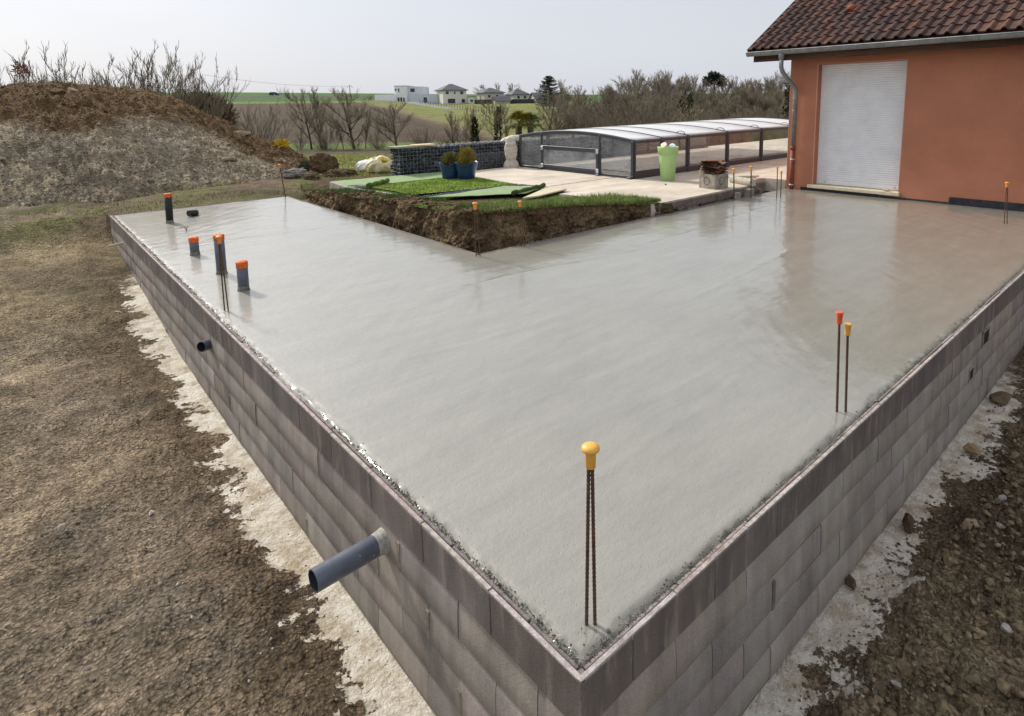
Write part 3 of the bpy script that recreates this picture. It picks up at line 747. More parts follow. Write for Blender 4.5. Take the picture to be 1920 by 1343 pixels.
YEL = (.80, .43, .075); ORG = (.82, .30, .06); RED = (.80, .12, .045)
G = 'capped rebars standing in the slab'
# pair directions lie across the view so both bars show
rebar('nearest capped rebar pair with a yellow mushroom cap at the near slab corner', (.197, .150), (.197, .145, .725), 'mush', YEL, (.026, -.021), 1.42, .0065)
rebar('single rebar with a red-orange cap by the right wall', (2.42, .165), (2.41, .18, .655), 'cyl', RED, None, 1.25, .0075)
rebar('single rebar with a yellow cap beside the red-capped one', (2.455, .125), (2.445, .14, .58), 'cyl', YEL, None, 1.2, .0075)
rebar('capped rebar pair with orange cap in front of the tall standing pipe', (.15, 5.05), (.15, 5.06, .735), 'mush', ORG, (.022, -.05), 1.25)
rebar('lone dark rebar with a pale orange cap at the far end of the slab', (3.05, 12.25), (2.99, 12.27, .72), 'mush', ORG, None, 1.3, .010)
rebar('capped rebar pair with orange mushroom cap at the inner corner of the slab', (3.065, 5.03), (3.045, 5.03, .705), 'mush', ORG, (.045, -.03), 1.5)
rebar('capped rebar pair with orange cap just right of the inner corner', (3.80, 5.02), (3.78, 5.04, .635), 'mush', ORG, (.035, -.02), 1.35)
rebar('capped rebar pair with orange mushroom cap at right in front of the house wall', (10.0, .77), (9.99, .80, .65), 'mush', ORG, (.02, -.035), 1.35)
rebar('rebar with yellow cap in front of the stacked roof tiles', (9.16, 5.03), (9.14, 5.05, .63), 'mush', YEL, None, 1.5, .012)
rebar('rebar with yellow cap in front of the small concrete block', (9.72, 4.99), (9.71, 5.0, .63), 'mush', YEL, None, 1.5, .012)
rebar('taller of two thin capped rebars left of the downpipe', (9.93, 4.54), (9.93, 4.55, .64), 'cyl', YEL, None, 1.2, .009)
rebar('shorter of two thin capped rebars left of the downpipe', (10.05, 4.52), (10.06, 4.53, .54), 'cyl', YEL, None, 1.2, .009)

# ================================================================== GARDEN BANK
path = [(3.60, 12.45), (3.52, 12.0), (3.50, 11.4), (3.5, 10.2), (3.5, 8.9), (3.5, 7.6), (3.5, 6.4), (3.52, 5.85), (3.64, 5.58), (3.95, 5.48), (4.6, 5.46), (5.4, 5.44), (6.2, 5.40), (6.85, 5.26), (7.3, 5.12)]
ptz = [.0, .06, .13, .22, .27, .33, .38, .42, .44, .44, .40, .34, .25, .19, .16]
pl = np.array(path); seg = np.r_[0, np.cumsum(np.hypot(*np.diff(pl, axis=0).T))]; ss = np.linspace(0, seg[-1], 620)
bx_, by_, bz_ = np.interp(ss, seg, pl[:, 0]), np.interp(ss, seg, pl[:, 1]), np.interp(ss, seg, ptz)
k9 = np.ones(15)/15
pad = lambda a: np.convolve(np.r_[[a[0]]*7, a, [a[-1]]*7], k9, 'valid')
bx_, by_ = pad(bx_), pad(by_)
tx, ty = np.gradient(bx_), np.gradient(by_); tl = np.hypot(tx, ty); nx_, ny_ = ty/tl, -tx/tl      # toward the slab
if (nx_[100]) > 0: nx_, ny_ = -nx_, -ny_
hh = np.linspace(0, 1, 110)
S2, H2 = np.meshgrid(ss, hh, indexing='ij')
zbk = -.95+(bz_[:, None]+.95)*H2
off = .17*(1-H2)+(fbm(S2*1.5, H2*2, 121, 4)*.22+fbm(S2*5, H2*7, 123, 5, .6)*.13+np.maximum(fbm(S2*14, H2*16, 125, 4, .65), 0)*.11)
off = off*(1-.75*sst(.93, 1, H2))
BP = np.stack([bx_[:, None]+nx_[:, None]*off, by_[:, None]+ny_[:, None]*off, zbk+fbm(S2*3, H2*3, 127, 3)*.03*(H2 < .98)], -1)
kk = sst(-.1, .15, fbm(S2*1.8, H2*3, 131, 5, .6))[..., None]
bc = C3(.088, .058, .033)*(1-kk)+C3(.165, .115, .064)*kk
k2 = (sst(.05, .2, fbm(S2*1.2+4, H2*1.6, 135, 4))*.6)[..., None]; bc = bc*(1-k2)+C3(.22, .16, .09)*k2
ktop = sst(.86, 1, H2+fbm(S2*4, H2*2, 137, 3)*.1)[..., None]; bc = bc*(1-.6*ktop)+C3(.075, .05, .026)*.6*ktop
bc = bc*1.6
bank = grid_mesh('earth_bank', BP, M_dirt, bc, smooth=True, flip=True); tag(bank, kind='structure')
# top of the bank: soil and turf reaching to the terrace
gxs = np.linspace(3.3, 7.35, 170); gys = np.linspace(5.2, 13.4, 300)
TX, TY = np.meshgrid(gxs, gys, indexing='ij')
def edge_info(X, Y):
    best = np.full(X.shape, 1e9); bi = np.zeros(X.shape, int)
    for i in range(0, len(ss), 4):
        dd = (X-bx_[i])**2+(Y-by_[i])**2; m_ = dd < best; best[m_] = dd[m_]; bi[m_] = i
    sgn = (X-bx_[bi])*nx_[bi]+(Y-by_[bi])*ny_[bi]
    return np.sqrt(best), bz_[bi], sgn
de_, ez, sg = edge_info(TX, TY)
def bank_top(X, Y):
    d_, z_, s_g = edge_info(np.asarray(X, float), np.asarray(Y, float)); return z_+(.165-z_)*sst(.1, 1.5, d_)
TZ = ez+(.165-ez)*sst(.1, 1.5, de_)
TZ = TZ+(fbm(TX*3, TY*3, 141, 4)*.06+fbm(TX*11, TY*11, 143, 3)*.03)*(1-sst(.5, 1.1, de_))-.03*sst(.9, 1.2, de_)
TZ = np.where(sg > 0, ez-.02-sg*.4, TZ)
gk = sst(-.12, .08, fbm(TX*1.6, TY*1.6, 145, 4)+np.where(TY < 7.6, .10, -.12)+np.where(TX > 4.2, .1, -.03))[..., None]
tcg = C3(.145, .098, .056)*(1-gk)+C3(.105, .155, .035)*gk
tmask = (sg[:-1, :-1] < .02) & (sg[1:, 1:] < .02) & ~((TX[:-1, :-1] > 6.85) & (TY[:-1, :-1] > 7.9)) & ~((TX[:-1, :-1] > 6.0) & (TY[:-1, :-1] > 12.0))
gsoil = grid_mesh('garden_soil', np.stack([TX, TY, TZ], -1), M_dirt, tcg, mask=tmask); tag(gsoil, kind='structure')
# clods on the bank edge
rnd = random.Random(12); cl = MB()
for i in range(520):
    j = rnd.randrange(10, 560); y_in = rnd.uniform(-.05, .5)**1.0
    if by_[j] < 5.7 and rnd.random() < .75: continue
    x, y = bx_[j]-nx_[j]*y_in, by_[j]-ny_[j]*y_in; s = rnd.uniform(.012, .05)*(1.4 if rnd.random() < .1 else 1)
    g_ = rnd.uniform(.6, 1.3); cl.rock((x, y, float(bank_top([x], [y])[0])+s*.3), s*1.2, s, s*.8, i, (.14*g_, .093*g_, .052*g_), rnd.random()*3)
tag(cl.build('soil_clods', M_rock), 'loose brown clods of soil heaped along the bank edge', 'clods', kind='stuff')
# grass
def blades(name, pts, h0, h1, wd, cols, lean=.5, label=None, cat=None, seed=0):
    rnd = random.Random(seed); m = MB()
    for (x, y, z) in pts:
        h = rnd.uniform(h0, h1); a = rnd.uniform(0, 6.28); l = rnd.uniform(.1, lean)*h; c_, s_n = math.cos(a), math.sin(a); b_ = rnd.uniform(0, 6.28)
        wx, wy = math.cos(b_)*wd, math.sin(b_)*wd; c = cols[rnd.randrange(len(cols))]; g = rnd.uniform(.75, 1.25); c = (c[0]*g, c[1]*g, c[2]*g)
        m.add([(x-wx, y-wy, z), (x+wx, y+wy, z), (x+c_*l*.4+wx*.7, y+s_n*l*.4+wy*.7, z+h*.6), (x+c_*l*.4-wx*.7, y+s_n*l*.4-wy*.7, z+h*.6), (x+c_*l, y+s_n*l, z+h)], [(0, 1, 2, 3), (3, 2, 4)], c)
    o = m.build(name, M_foil); tag(o, label, cat, kind='stuff'); return o
rnd = random.Random(20); pts = []
while len(pts) < 15000:
    x, y = rnd.uniform(3.6, 7.25), rnd.uniform(5.36, 7.75)
    if rnd.random() < .25: y = 5.36+rnd.random()**2*.6
    d_, z_, s_g = edge_info(np.array([x]), np.array([y]))
    if s_g[0] > .03: continue
    lim = 7.55-.28*(x-3.6) if x > 4.4 else 6.2
    if y > lim+rnd.uniform(-.2, .2): continue
    if x < 4.3 and rnd.random() < .72: continue
    pts.append((x, y, float(bank_top([x], [y])[0])-.01))
GR = [(.15, .25, .045), (.19, .29, .06), (.11, .19, .035), (.27, .29, .10), (.30, .27, .13)]
blades('grass', pts, .04, .11, .0042, GR, .7, 'fresh green grass growing on the bank beside the terrace', 'grass', 3)
pts = []
for cx_, cy_, rad, n in [(4.2, 8.0, .25, 260), (3.75, 8.8, .3, 300), (3.8, 10.3, .35, 380), (3.7, 11.2, .3, 360), (3.66, 12.0, .12, 160), (4.1, 9.0, .3, 200), (3.85, 6.4, .2, 180)]:
    for i in range(n):
        a = rnd.uniform(0, 6.28); q = rad*math.sqrt(rnd.random()); x, y = cx_+math.cos(a)*q, cy_+math.sin(a)*q
        pts.append((x, y, float(bank_top([x], [y])[0])-.01))
blades('grass_tufts', pts, .04, .12, .006, [(.075, .14, .028), (.12, .19, .04)], .8, 'dark green weeds and tufts along the crumbling bank top', 'grass', 4)
pts = []
for i in range(5200):
    x = rnd.uniform(-5, 4.2); y = rnd.uniform(12.45, 14.6)
    if float(fbm(np.array([x*.9]), np.array([y*1.1]), 41, 4)[0]) < rnd.uniform(-.1, .15): continue
    if y < 13.1 and not (0 < x < 3.4): continue
    pts.append((x, y, gz1(x, y)-.01))
blades('dry_grass', pts, .02, .08, .006, [(.21, .19, .08), (.16, .18, .06), (.25, .20, .10)], 1.2, 'thin dry yellowish grass between the slab and the mound', 'grass', 5)
pts = []
for i in range(7000):
    d_ = rnd.uniform(16, 33); px_ = rnd.uniform(560, 760); x, y = ground_at(px_, d_); pts.append((x, y, gz1(x, y)-.02))
blades('lawn_grass', pts, .04, .12, .012, [(.30, .32, .09), (.36, .35, .12), (.24, .29, .075)], .9, 'short pale green lawn grass beyond the gabion', 'grass', 6)

# turf patch, gravel and backing sheets
tz = .19
tq = np.array([PZ(690, 351, tz), PZ(776, 366, tz), PZ(966, 347, tz), PZ(872, 329, tz)])
def quad_grid(q, n, m):
    a, b2 = np.meshgrid(np.linspace(0, 1, n), np.linspace(0, 1, m), indexing='ij'); a = a[..., None]; b2 = b2[..., None]
    return q[0]*(1-a)*(1-b2)+q[1]*a*(1-b2)+q[2]*a*b2+q[3]*(1-a)*b2
tp = quad_grid(tq, 60, 60); tp[..., 2] = .20+fbm(tp[..., 0]*2, tp[..., 1]*2, 151, 3)*.02
tcol = np.ones(tp.shape)*C3(.19, .27, .045)
troot = thing('artificial_turf', 'bright green rectangle of artificial turf under the blue pots', 'artificial turf')
grid_mesh('mat', tp, M_turf, tcol, parent=troot, flip=True)
rnd = random.Random(31); m = MB()
for i in range(9000):
    a, b2 = rnd.random(), rnd.random(); p = tq[0]*(1-a)*(1-b2)+tq[1]*a*(1-b2)+tq[2]*a*b2+tq[3]*(1-a)*b2
    h = rnd.uniform(.015, .035); w_ = .006; an = rnd.uniform(0, 6.28); g = rnd.uniform(.6, 1.35); lx, ly = rnd.uniform(-.02, .02), rnd.uniform(-.02, .02)
    m.add([(p[0]-w_*math.cos(an), p[1]-w_*math.sin(an), .195), (p[0]+w_*math.cos(an), p[1]+w_*math.sin(an), .195), (p[0]+lx, p[1]+ly, .2+h)], [(0, 1, 2)], (.22*g, .30*g, .045*g))
tag(m.build('pile', M_foil, troot), kind='stuff')
def sheet(name, label, pix, z, th, mat_, cat, col=None, wob=.01):
    q = np.array([PZ(x, y, z) for x, y in pix]); P_ = quad_grid(q, 26, 26); P_[..., 2] = z+fbm(P_[..., 0]*2.5, P_[..., 1]*2.5, 161, 3)*wob*2
    c = np.ones(P_.shape)*C3(*(col or (1, 1, 1)))
    o = grid_mesh(name, P_, mat_, c, flip=True)
    s = o.modifiers.new('thick', 'SOLIDIFY'); s.thickness = th; s.offset = -1
    return tag(o, label, cat)
sheet('turf_backing', 'pale green upturned carpet strip lying in front of the gabion', [(622, 341), (648, 353), (868, 331), (838, 322)], .185, .012, M_back, 'carpet')
sheet('turf_backing', 'pale green upturned carpet strip lying between gravel and grass bank', [(800, 372), (985, 364), (1022, 350), (945, 350)], .20, .012, M_back, 'carpet')
def roll(label, p0, p1, r, col):
    m = MB(); a, b2 = PZ(*p0, .2), PZ(*p1, .2); a[2] += r*.8; b2[2] += r*.8; pts = []; n = 12
    for i in range(n+1):
        t_ = i/n; p = a*(1-t_)+b2*t_; p[2] += .012*math.sin(i*1.7); pts.append(p)
    m.tube(pts, [r*(1+.12*math.sin(i*2.3)) for i in range(n+1)], 12, True, col); return tag(m.build('rolled_turf', M_turf), label, 'carpet roll')
roll('short green turf roll at the left corner of the artificial turf', (690, 352), (727, 342), .05, (.10, .15, .03))
roll('long thin dark green carpet roll on the pale backing strip', (962, 366), (1020, 351), .045, (.06, .10, .03))
gp = MB(); rnd = random.Random(41)
gq = np.array([PZ(770, 372, .18), PZ(800, 374, .18), PZ(1008, 349, .18), PZ(960, 346, .18)])
for i in range(3000):
    a, b2 = rnd.random(), rnd.random(); p = gq[0]*(1-a)*(1-b2)+gq[1]*a*(1-b2)+gq[2]*a*b2+gq[3]*(1-a)*b2; s = rnd.uniform(.01, .022); g = rnd.uniform(.5, 1.6)
    gp.rock((p[0], p[1], .185+rnd.uniform(0, .012)), s, s, s*.7, i, (.12*g, .125*g, .15*g), rnd.random()*3, 0)
for i in range(900):
    a, b2 = rnd.random(), rnd.random(); p = PZ(650+45*a, 349+6*b2-2*a, .18); s = rnd.uniform(.01, .022); g = rnd.uniform(.5, 1.6)
    gp.rock((p[0], p[1], .19), s, s, s*.7, i, (.12*g, .125*g, .15*g), rnd.random()*3, 0)
tag(gp.build('slate_gravel', M_peb), 'blue-grey gravel strip along the edge of the artificial turf', 'gravel', kind='stuff')
m = MB(); a, b2, c = PZ(620, 343, .17), PZ(649, 353, .17), PZ(770, 371, .17)
for p, q in ((a, b2), (b2, c)):
    d = q-p; L = math.hypot(d[0], d[1]); an = math.atan2(d[1], d[0]); m.box(p[0], p[0]+L, p[1]-.03, p[1]+.03, -.15, .20, .006, None, an, (p[0], p[1]))
tag(m.build('border_edging', M_boxc), 'grey edging strip around the turf bed at the bank', 'edging')

# ================================================================== TERRACE
def slab_poly(name, poly, z1, z0, mat_):
    m = MB(); n = len(poly); m.add([(x, y, z1) for x, y in poly]+[(x, y, z0) for x, y in poly], [tuple(range(n))]+[tuple(range(n, 2*n))[::-1]]+[(i, i+n, (i+1) % n+n, (i+1) % n) for i in range(n)])
    return m.build(name, mat_)
# y joints at 7.36 (dark gap) and 8.30 (drain strip)
for poly in ([(6.85, 5.24), (10.35, 5.24), (10.35, 5.66), (11.43, 5.66), (11.43, 5.13), (30, 5.13), (30, 7.35), (6.6, 7.35)], [(6.95, 7.37), (30, 7.37), (30, 8.26), (6.95, 8.26)], [(6.95, 8.34), (30, 8.34), (30, 12.3), (6.95, 12.1)]):
    tag(slab_poly('terrace', poly, .18, -.12, M_terr), kind='structure')
m = MB(); m.box(6.8, 29, 8.262, 8.338, -.1, .166); tag(m.build('drain_strip', M_gabion), kind='structure'); 
for v_ in m.c[:0]: pass
m = MB(); m.box(6.9, 29, 7.345, 7.375, -.1, .13, 0, (.2, .2, .2)); tag(m.build('joint_bed', M_dirt), kind='structure')
# cream kerb slab beside the grass
sheet('cream_slab', 'white cream paving slab peeking out between grass and terrace', [(980, 374), (1010, 370), (1062, 357), (1030, 352)], .172, .03, M_sill, 'paving slab', None, 0)
# broken concrete along the terrace front edge
rnd = random.Random(51); m = MB()
m.box(7.0, 10.3, 5.185, 5.235, .02, .165, .01, (.55, .5, .5))
tag(m.build('terrace_edge', M_boxc), kind='structure')
rub = MB()
for i in range(260):
    x = rnd.uniform(6.9, 10.2); y = rnd.uniform(5.12, 5.2); s = rnd.uniform(.02, .085); g = rnd.uniform(.45, 1.1)
    rub.rock((x, y, rnd.uniform(-.22, .02)), s*1.3, s*.7, s*.8, i, (.15*g, .125*g, .10*g), rnd.random()*3)
tag(rub.build('rubble', M_rock), 'broken grey concrete rubble under the terrace edge', 'rubble', kind='stuff')
# excavation pit at the house corner
m = MB(); m.box(10.36, 11.42, 5.60, 5.655, -.9, .11, .02, (.75, .72, .66), 0, None, .012); m.box(10.30, 10.345, 5.1, 5.655, -.9, .10, .02, (.7, .68, .62), 0, None, .01)
m.build('pit_wall', M_boxc); tag(bpy.data.objects['pit_wall'], 'broken concrete side of the open pit at the house corner', 'pit wall')
for lab, x, y, s, rz in (('small grey concrete block at the edge of the pit', 9.95, 5.18, .16, .3), ('chipped concrete lump lying under the terrace edge', 9.45, 5.17, .13, .9)):
    m = MB(); m.box(-s*.9, s*.9, -s*.55, s*.55, -.12, s*.75, .012, None, 0, None, .006); o = m.build('concrete_lump', M_boxc, None, (x, y, .02)); o.rotation_euler = (0, 0, rz); tag(o, lab, 'block')

# ================================================================== HOUSE
HX, HY = 11.43, 5.11
house = thing('house', 'orange rendered house with brown tiled roof and white roller shutter', 'house')
y0o, y1o, z0o, z1o = 2.80, 4.51, .135, 2.68
w_ = MB(); Yr = -7.
w_.box(HX, 19, y1o, HY, -1.1, 2.95); w_.box(HX, 19, Yr, y0o, -1.1, 2.95)
w_.box(HX, 19, y0o, y1o, z1o, 2.95); w_.box(HX, 19, y0o, y1o, -1.1, .06); w_.box(HX+.30, 19, y0o, y1o, .06, z1o)
# gable triangle above the side wall
sl_ = math.tan(R(31.1)); zr_ = 3.0+(15.2-10.95)*sl_
w_.add([(HX+.02, HY-.3, 2.94), (18.9, HY-.3, 2.94), (15.2, HY-.3, zr_-.3), (HX+.02, HY, 2.94), (18.9, HY, 2.94), (15.2, HY, zr_-.3)], [(0, 1, 2), (5, 4, 3), (0, 3, 4, 1), (1, 4, 5, 2), (2, 5, 3, 0)])
w_.build('wall', M_ochre, house)
tr = MB()           # thin pale corner beads round the reveal and at the corner
for (ya, yb_, za, zb_) in ((y1o-.001, y1o+.011, z0o, z1o+.012), (y0o-.011, y0o+.001, z0o-.1, z1o+.012), (y0o-.011, y1o+.011, z1o, z1o+.012)):
    tr.box(HX-.003, HX+.012, ya, yb_, za, zb_)
tr.box(HX-.003, HX+.01, HY-.007, HY+.003, 0, 2.8)
tr.build('corner_bead', mat('pale_bead', (.62, .36, .27), .8, .05, 5, 0), house)
sh = MB(); zz = z0o+.10; xs = HX+.205; pitch = .0445; k = 0
while zz < z1o:
    prof_ = [(.000, 0), (-.006, .006), (-.009, .022), (-.006, .037), (.000, .0415), (.0015, .0425)]
    vs = []
    for (a, b2) in prof_: vs += [(xs+a, y0o+.02, min(zz+b2, z1o)), (xs+a, y1o-.075, min(zz+b2, z1o))]
    sh.add(vs, [(2*i, 2*i+1, 2*i+3, 2*i+2) for i in range(len(prof_)-1)], None, False); zz += pitch
sh.box(xs-.014, xs+.02, y0o+.02, y1o-.075, z0o+.006, z0o+.098, .003)
sh.box(xs+.006, xs+.03, y0o+.005, y1o-.07, z0o, z1o)
shut = sh.build('roller_shutter', M_white, house)
g = MB(); g.box(xs-.03, xs+.03, y1o-.074, y1o-.001, z0o, z1o-.001, .004); g.build('guide_rail', M_white, shut)
g = MB(); g.box(xs-.03, xs+.03, y0o+.001, y0o+.019, z0o, z1o-.001, .004); g.build('guide_rail', M_white, shut)
for yy in (y0o+.13, y1o-.19):
    g = MB(); g.tube([(xs-.014, yy, z0o+.055), (xs-.042, yy, z0o+.055)], [.016, .013], 12); g.build('stopper', M_silver, shut)
s = MB(); s.box(HX-.075, HX+.29, y0o-.04, y1o+.09, .065, z0o-.003, .006); s.build('sill', M_sill, house)
bt = MB(); bt.box(HX-.016, HX+.02, 3.15, 4.77, -.03, .062, .004, (1, 1, 1), 0, None, .004); bt.box(HX-.012, HX+.02, 1.93, 3.14, -.03, .035, .003, (1.4, 1.3, 1.2), 0, None, .004); bt.box(HX-.022, HX+.02, -6, 1.92, -.03, .135, .005, (1, 1, 1.1), 0, None, .003)
bt.build('bitumen_strip', M_bitu, house)
# roof of interlocking tiles
tw, tl_ = .205, .335; ev = (10.93, 3.03); ca, sa = math.cos(R(31.1)), math.sin(R(31.1)); Yl = 5.88
ncol, nrow = 60, 15; rnd = random.Random(61)
rf = MB(); NP = 9
shape = [(0, .0), (.10, .0), (.40, -.004), (.52, .004), (.60, .030), (.70, .046), (.82, .046), (.92, .028), (1.0, .0)]
for r_ in range(nrow):
    for c_ in range(ncol):
        yb_ = Yl-c_*tw; g = rnd.uniform(.75, 1.25); q = rnd.random()
        base_ = (.088, .050, .040) if q < .72 else (.125, .060, .042) if q < .9 else (.066, .044, .040)
        col_ = tuple(v*g for v in base_); vs = []; cs = []
        jit = rnd.uniform(-.006, .006)
        for (sd_, lift) in ((0., .030), (.02, .033), (tl_+.03, .004)):
            for (fy, fz) in shape:
                s0 = r_*tl_+sd_+jit*(sd_ < .1); zz = lift+fz
                vs.append((ev[0]+s0*ca-zz*sa, yb_-fy*tw, ev[1]+s0*sa+zz*ca))
        n = len(shape)
        for (fy, fz) in shape:       # front lip going down
            s0 = r_*tl_+jit; vs.append((ev[0]+s0*ca+.0*sa, yb_-fy*tw, ev[1]+s0*sa+(fz+.004)*ca))
        fs = [(i*n+j, i*n+j+1, (i+1)*n+j+1, (i+1)*n+j) for i in (0, 1) for j in range(n-1)]+[(3*n+j, 3*n+j+1, j+1, j) for j in range(n-1)]
        rf.add(vs, [f[::-1] for f in fs], col_, False)
roof = rf.build('roof', M_tile, house)
dk_ = MB(); Lr = nrow*tl_
def RP(s0, h, y): return (ev[0]+s0*ca-h*sa, y, ev[1]+s0*sa+h*ca)
dk_.add([RP(.02, -.03, Yl-.01), RP(Lr, -.03, Yl-.01), RP(Lr, -.03, -6.4), RP(.02, -.03, -6.4), RP(.02, -.09, Yl-.01), RP(Lr, -.09, Yl-.01), RP(Lr, -.09, -6.4), RP(.02, -.09, -6.4)], [(0, 1, 2, 3), (7, 6, 5, 4), (0, 4, 5, 1), (1, 5, 6, 2), (2, 6, 7, 3), (3, 7, 4, 0)])
dk_.build('roof_deck', M_wood, house)
vg = MB(); vg.add([RP(.0, .03, Yl+.012), RP(Lr, .03, Yl+.012), RP(Lr, -.12, Yl+.012), RP(0, -.12, Yl+.012), RP(.0, .03, Yl-.008), RP(Lr, .03, Yl-.008), RP(Lr, -.12, Yl-.008), RP(0, -.12, Yl-.008)], [(3, 2, 1, 0), (4, 5, 6, 7), (0, 1, 5, 4), (2, 3, 7, 6), (0, 4, 7, 3), (1, 2, 6, 5)]); vg.build('verge_board', M_wood, house)
# vent tile
vt = MB(); s0, yv = 1.42, 4.22; pts = []
for i in range(7):
    a = i/6; hh_ = .055+.06*max(0, math.sin(a*math.pi))**.6*(1-a*.6); pts.append((RP(s0+a*.26, hh_*.5, yv), hh_))
vt.tube([p for p, _ in pts], [.075, .085, .085, .078, .065, .045, .02], 14, True, (.26, .085, .05)); vt.build('vent_tile', M_tile, roof)
# fascia and soffit
fs_ = MB(); fs_.box(11.05, 11.08, -6.2, 5.80, 2.78, 2.955, .003); fs_.box(11.081, 11.428, -6.2, 5.80, 2.815, 2.835); fs_.build('fascia_board', M_wood, house)
# gutter
gt = MB(); n = 14; prof_ = []
for i in range(n+1):
    a = math.pi*i/n; prof_.append((10.965-.08*math.cos(a), 2.985-.085*math.sin(a)))
prof2 = [(10.965-.076*math.cos(math.pi*i/n), 2.985-.081*math.sin(math.pi*i/n)) for i in range(n, -1, -1)]
pr = prof_+prof2; N = len(pr); ya, yb_ = 5.90, -6.2
gt.add([(x, ya, z) for x, z in pr]+[(x, yb_, z) for x, z in pr], [(i, i+N, (i+1) % N+N, (i+1) % N) for i in range(N)], None, True)
gt.tube([(10.883, ya, 2.988), (10.883, yb_, 2.988)], .009, 10)
gt.add([(x, ya+.001, z) for x, z in prof_]+[(x, ya-.003, z) for x, z in prof_], [tuple(range(n+1)), tuple(range(n+1, 2*n+2))[::-1]])
gut = gt.build('gutter', M_zinc, house)
for i in range(24):
    yy = 5.55-i*.5; g = MB(); g.tube([(10.965-.083*math.cos(math.pi*j/10), yy, 2.985-.088*math.sin(math.pi*j/10)) for j in range(11)], .006, 6); g.build('gutter_bracket', M_zinc, gut)
dp = MB(); dx_ = HX-.075
dp.tube([(10.965, 5.10, 2.93), (10.965, 5.10, 2.86), (10.965, 5.10, 2.80)], [.075, .062, .047], 16)
dp.tube([(10.965, 5.10, 2.82), (10.965, 5.10, 2.66), (10.985, 5.09, 2.57), (11.04, 5.06, 2.48), (dx_-.07, 4.98, 2.26), (dx_-.01, 4.955, 2.17), (dx_, 4.95, 2.05), (dx_, 4.95, .93)], .046, 18)
for zz in (1.98, 1.72): dp.tube([(dx_, 4.95, zz-.012), (dx_, 4.95, zz+.012)], .0495, 18)
dpo = dp.build('downpipe', M_zinc, house)
rp = MB(); rp.tube([(dx_, 4.95, .95), (dx_, 4.95, .87)], .056, 18); rp.tube([(dx_, 4.95, .88), (dx_, 4.95, -.15)], .050, 18); rp.build('lower_pipe', M_redpipe, dpo)
for zz in (.66, .10):
    g = MB(); g.tube([(dx_, 4.95, zz-.012), (dx_, 4.95, zz+.012)], .0535, 18); g.box(dx_, HX+.01, 4.942, 4.958, zz-.006, zz+.006); g.build('pipe_bracket', M_silver, dpo)
m = MB(); m.rock((0, 0, 0), .085, .05, .03, 3, (.38, .34, .27), 1.2, 2); tag(m.build('stone', M_rock, None, (HX-.0, 3.02, .160)), 'flat beige stone lying on the window sill of the house', 'stone')

# ================================================================== POOL ENCLOSURE
pool = thing('pool_enclosure', 'low glazed pool enclosure with dark frame and white arched roof panels', 'pool enclosure')
PY0, PY1 = 7.75, 11.92
xs_ = [9.30, 10.33, 11.36, 13.16, 14.96, 16.76, 18.56]
def arch(y, k=0): t_ = (y-PY0)/(PY1-PY0); return 1.055+.015*k+.165*max(0, math.sin(math.pi*t_))**.9
frame = MB(); side = []; roofp = []
for i in range(6):
    xa, xb = xs_[i], xs_[i+1]; k = i; ex = .012*i
    fr_ = MB()
    for yy, sgn in ((PY0-ex, 1), (PY1+ex, -1)):
        fr_.box(xa, xb, yy-.03, yy+.03, .182, .31, .006); fr_.box(xa, xb, yy-.028, yy+.028, 1.0+.015*k, 1.055+.015*k, .006)
        fr_.box(xb-.045, xb, yy-.04, yy+.04, .182, 1.057+.015*k, .006); fr_.box(xa, xa+.04, yy-.034, yy+.034, .31, 1.0+.015*k, .006)
    for xx in (xa+.02, xb-.02):
        pts = [(xx, y, arch(y, k)+.012) for y in np.linspace(PY0-ex, PY1+ex, 22)]; fr_.tube(pts, .016, 6, True, None, False)
    fr_.build('frame', M_alu, pool)
    for yy in (PY0-ex, PY1+ex):
        g = MB(); g.box(xa+.042, xb-.047, yy-.004, yy+.004, .312, .998+.015*k); g.build('side_pane', M_pane, pool)
    ys = np.linspace(PY0-ex+.01, PY1+ex-.01, 26); g = MB(); vs = []
    for xx in (xa+.03, xb-.03):
        for y in ys: vs.append((xx, y, arch(y, k)+.018))
    n = len(ys); g.add(vs, [(j, j+1, n+j+1, n+j) for j in range(n-1)], None, True)
    o = g.build('roof_panel', M_poly, pool); o.modifiers.new('t', 'SOLIDIFY').thickness = .012
    if i > 0:
        g = MB(); g.tube([(xb-.06, PY0+.17+.13*math.cos(a), arch(PY0+.2, k)+.03+.075*math.sin(a)) for a in np.linspace(0, math.pi, 12)], .009, 6); g.build('handle', M_alu, pool)
        g = MB(); g.box(xb-.06, xb+.02, PY0-ex-.07, PY0-ex-.01, .182, .235, .008); g.build('foot', M_alu, pool)
# front gable with a framed panel
ff = MB(); X0 = 9.285
for yy, wd in ((7.78, .07), (8.82, .045), (10.98, .045), (11.90, .05)):
    ff.box(X0-.03, X0+.03, yy-wd/2, yy+wd/2, .21, arch(yy)-.01, .004)
ff.box(X0-.034, X0+.026, PY0, PY1, .185, .245, .006)
pts = [(X0, y, arch(y)) for y in np.linspace(PY0-.02, PY1+.02, 26)]
for dz in (0, .03): ff.tube([(p[0], p[1], p[2]-dz) for p in pts], .028, 6, True, None, False)
ff.build('front_frame', M_alu, pool)
dr_ = MB(); dr_.box(X0-.05, X0-.005, 8.84, 10.96, .73, .83, .005); dr_.box(X0-.05, X0-.005, 8.84, 10.96, .252, .33, .005); dr_.box(X0-.05, X0-.005, 8.84, 8.92, .33, .73, .005); dr_.box(X0-.05, X0-.005, 10.89, 10.96, .33, .73, .005)
dro = dr_.build('door_frame', M_alu, pool)
g = MB(); g.box(X0-.032, X0-.026, 8.92, 10.89, .33, .73); g.build('door_pane', M_haze_pane, dro)
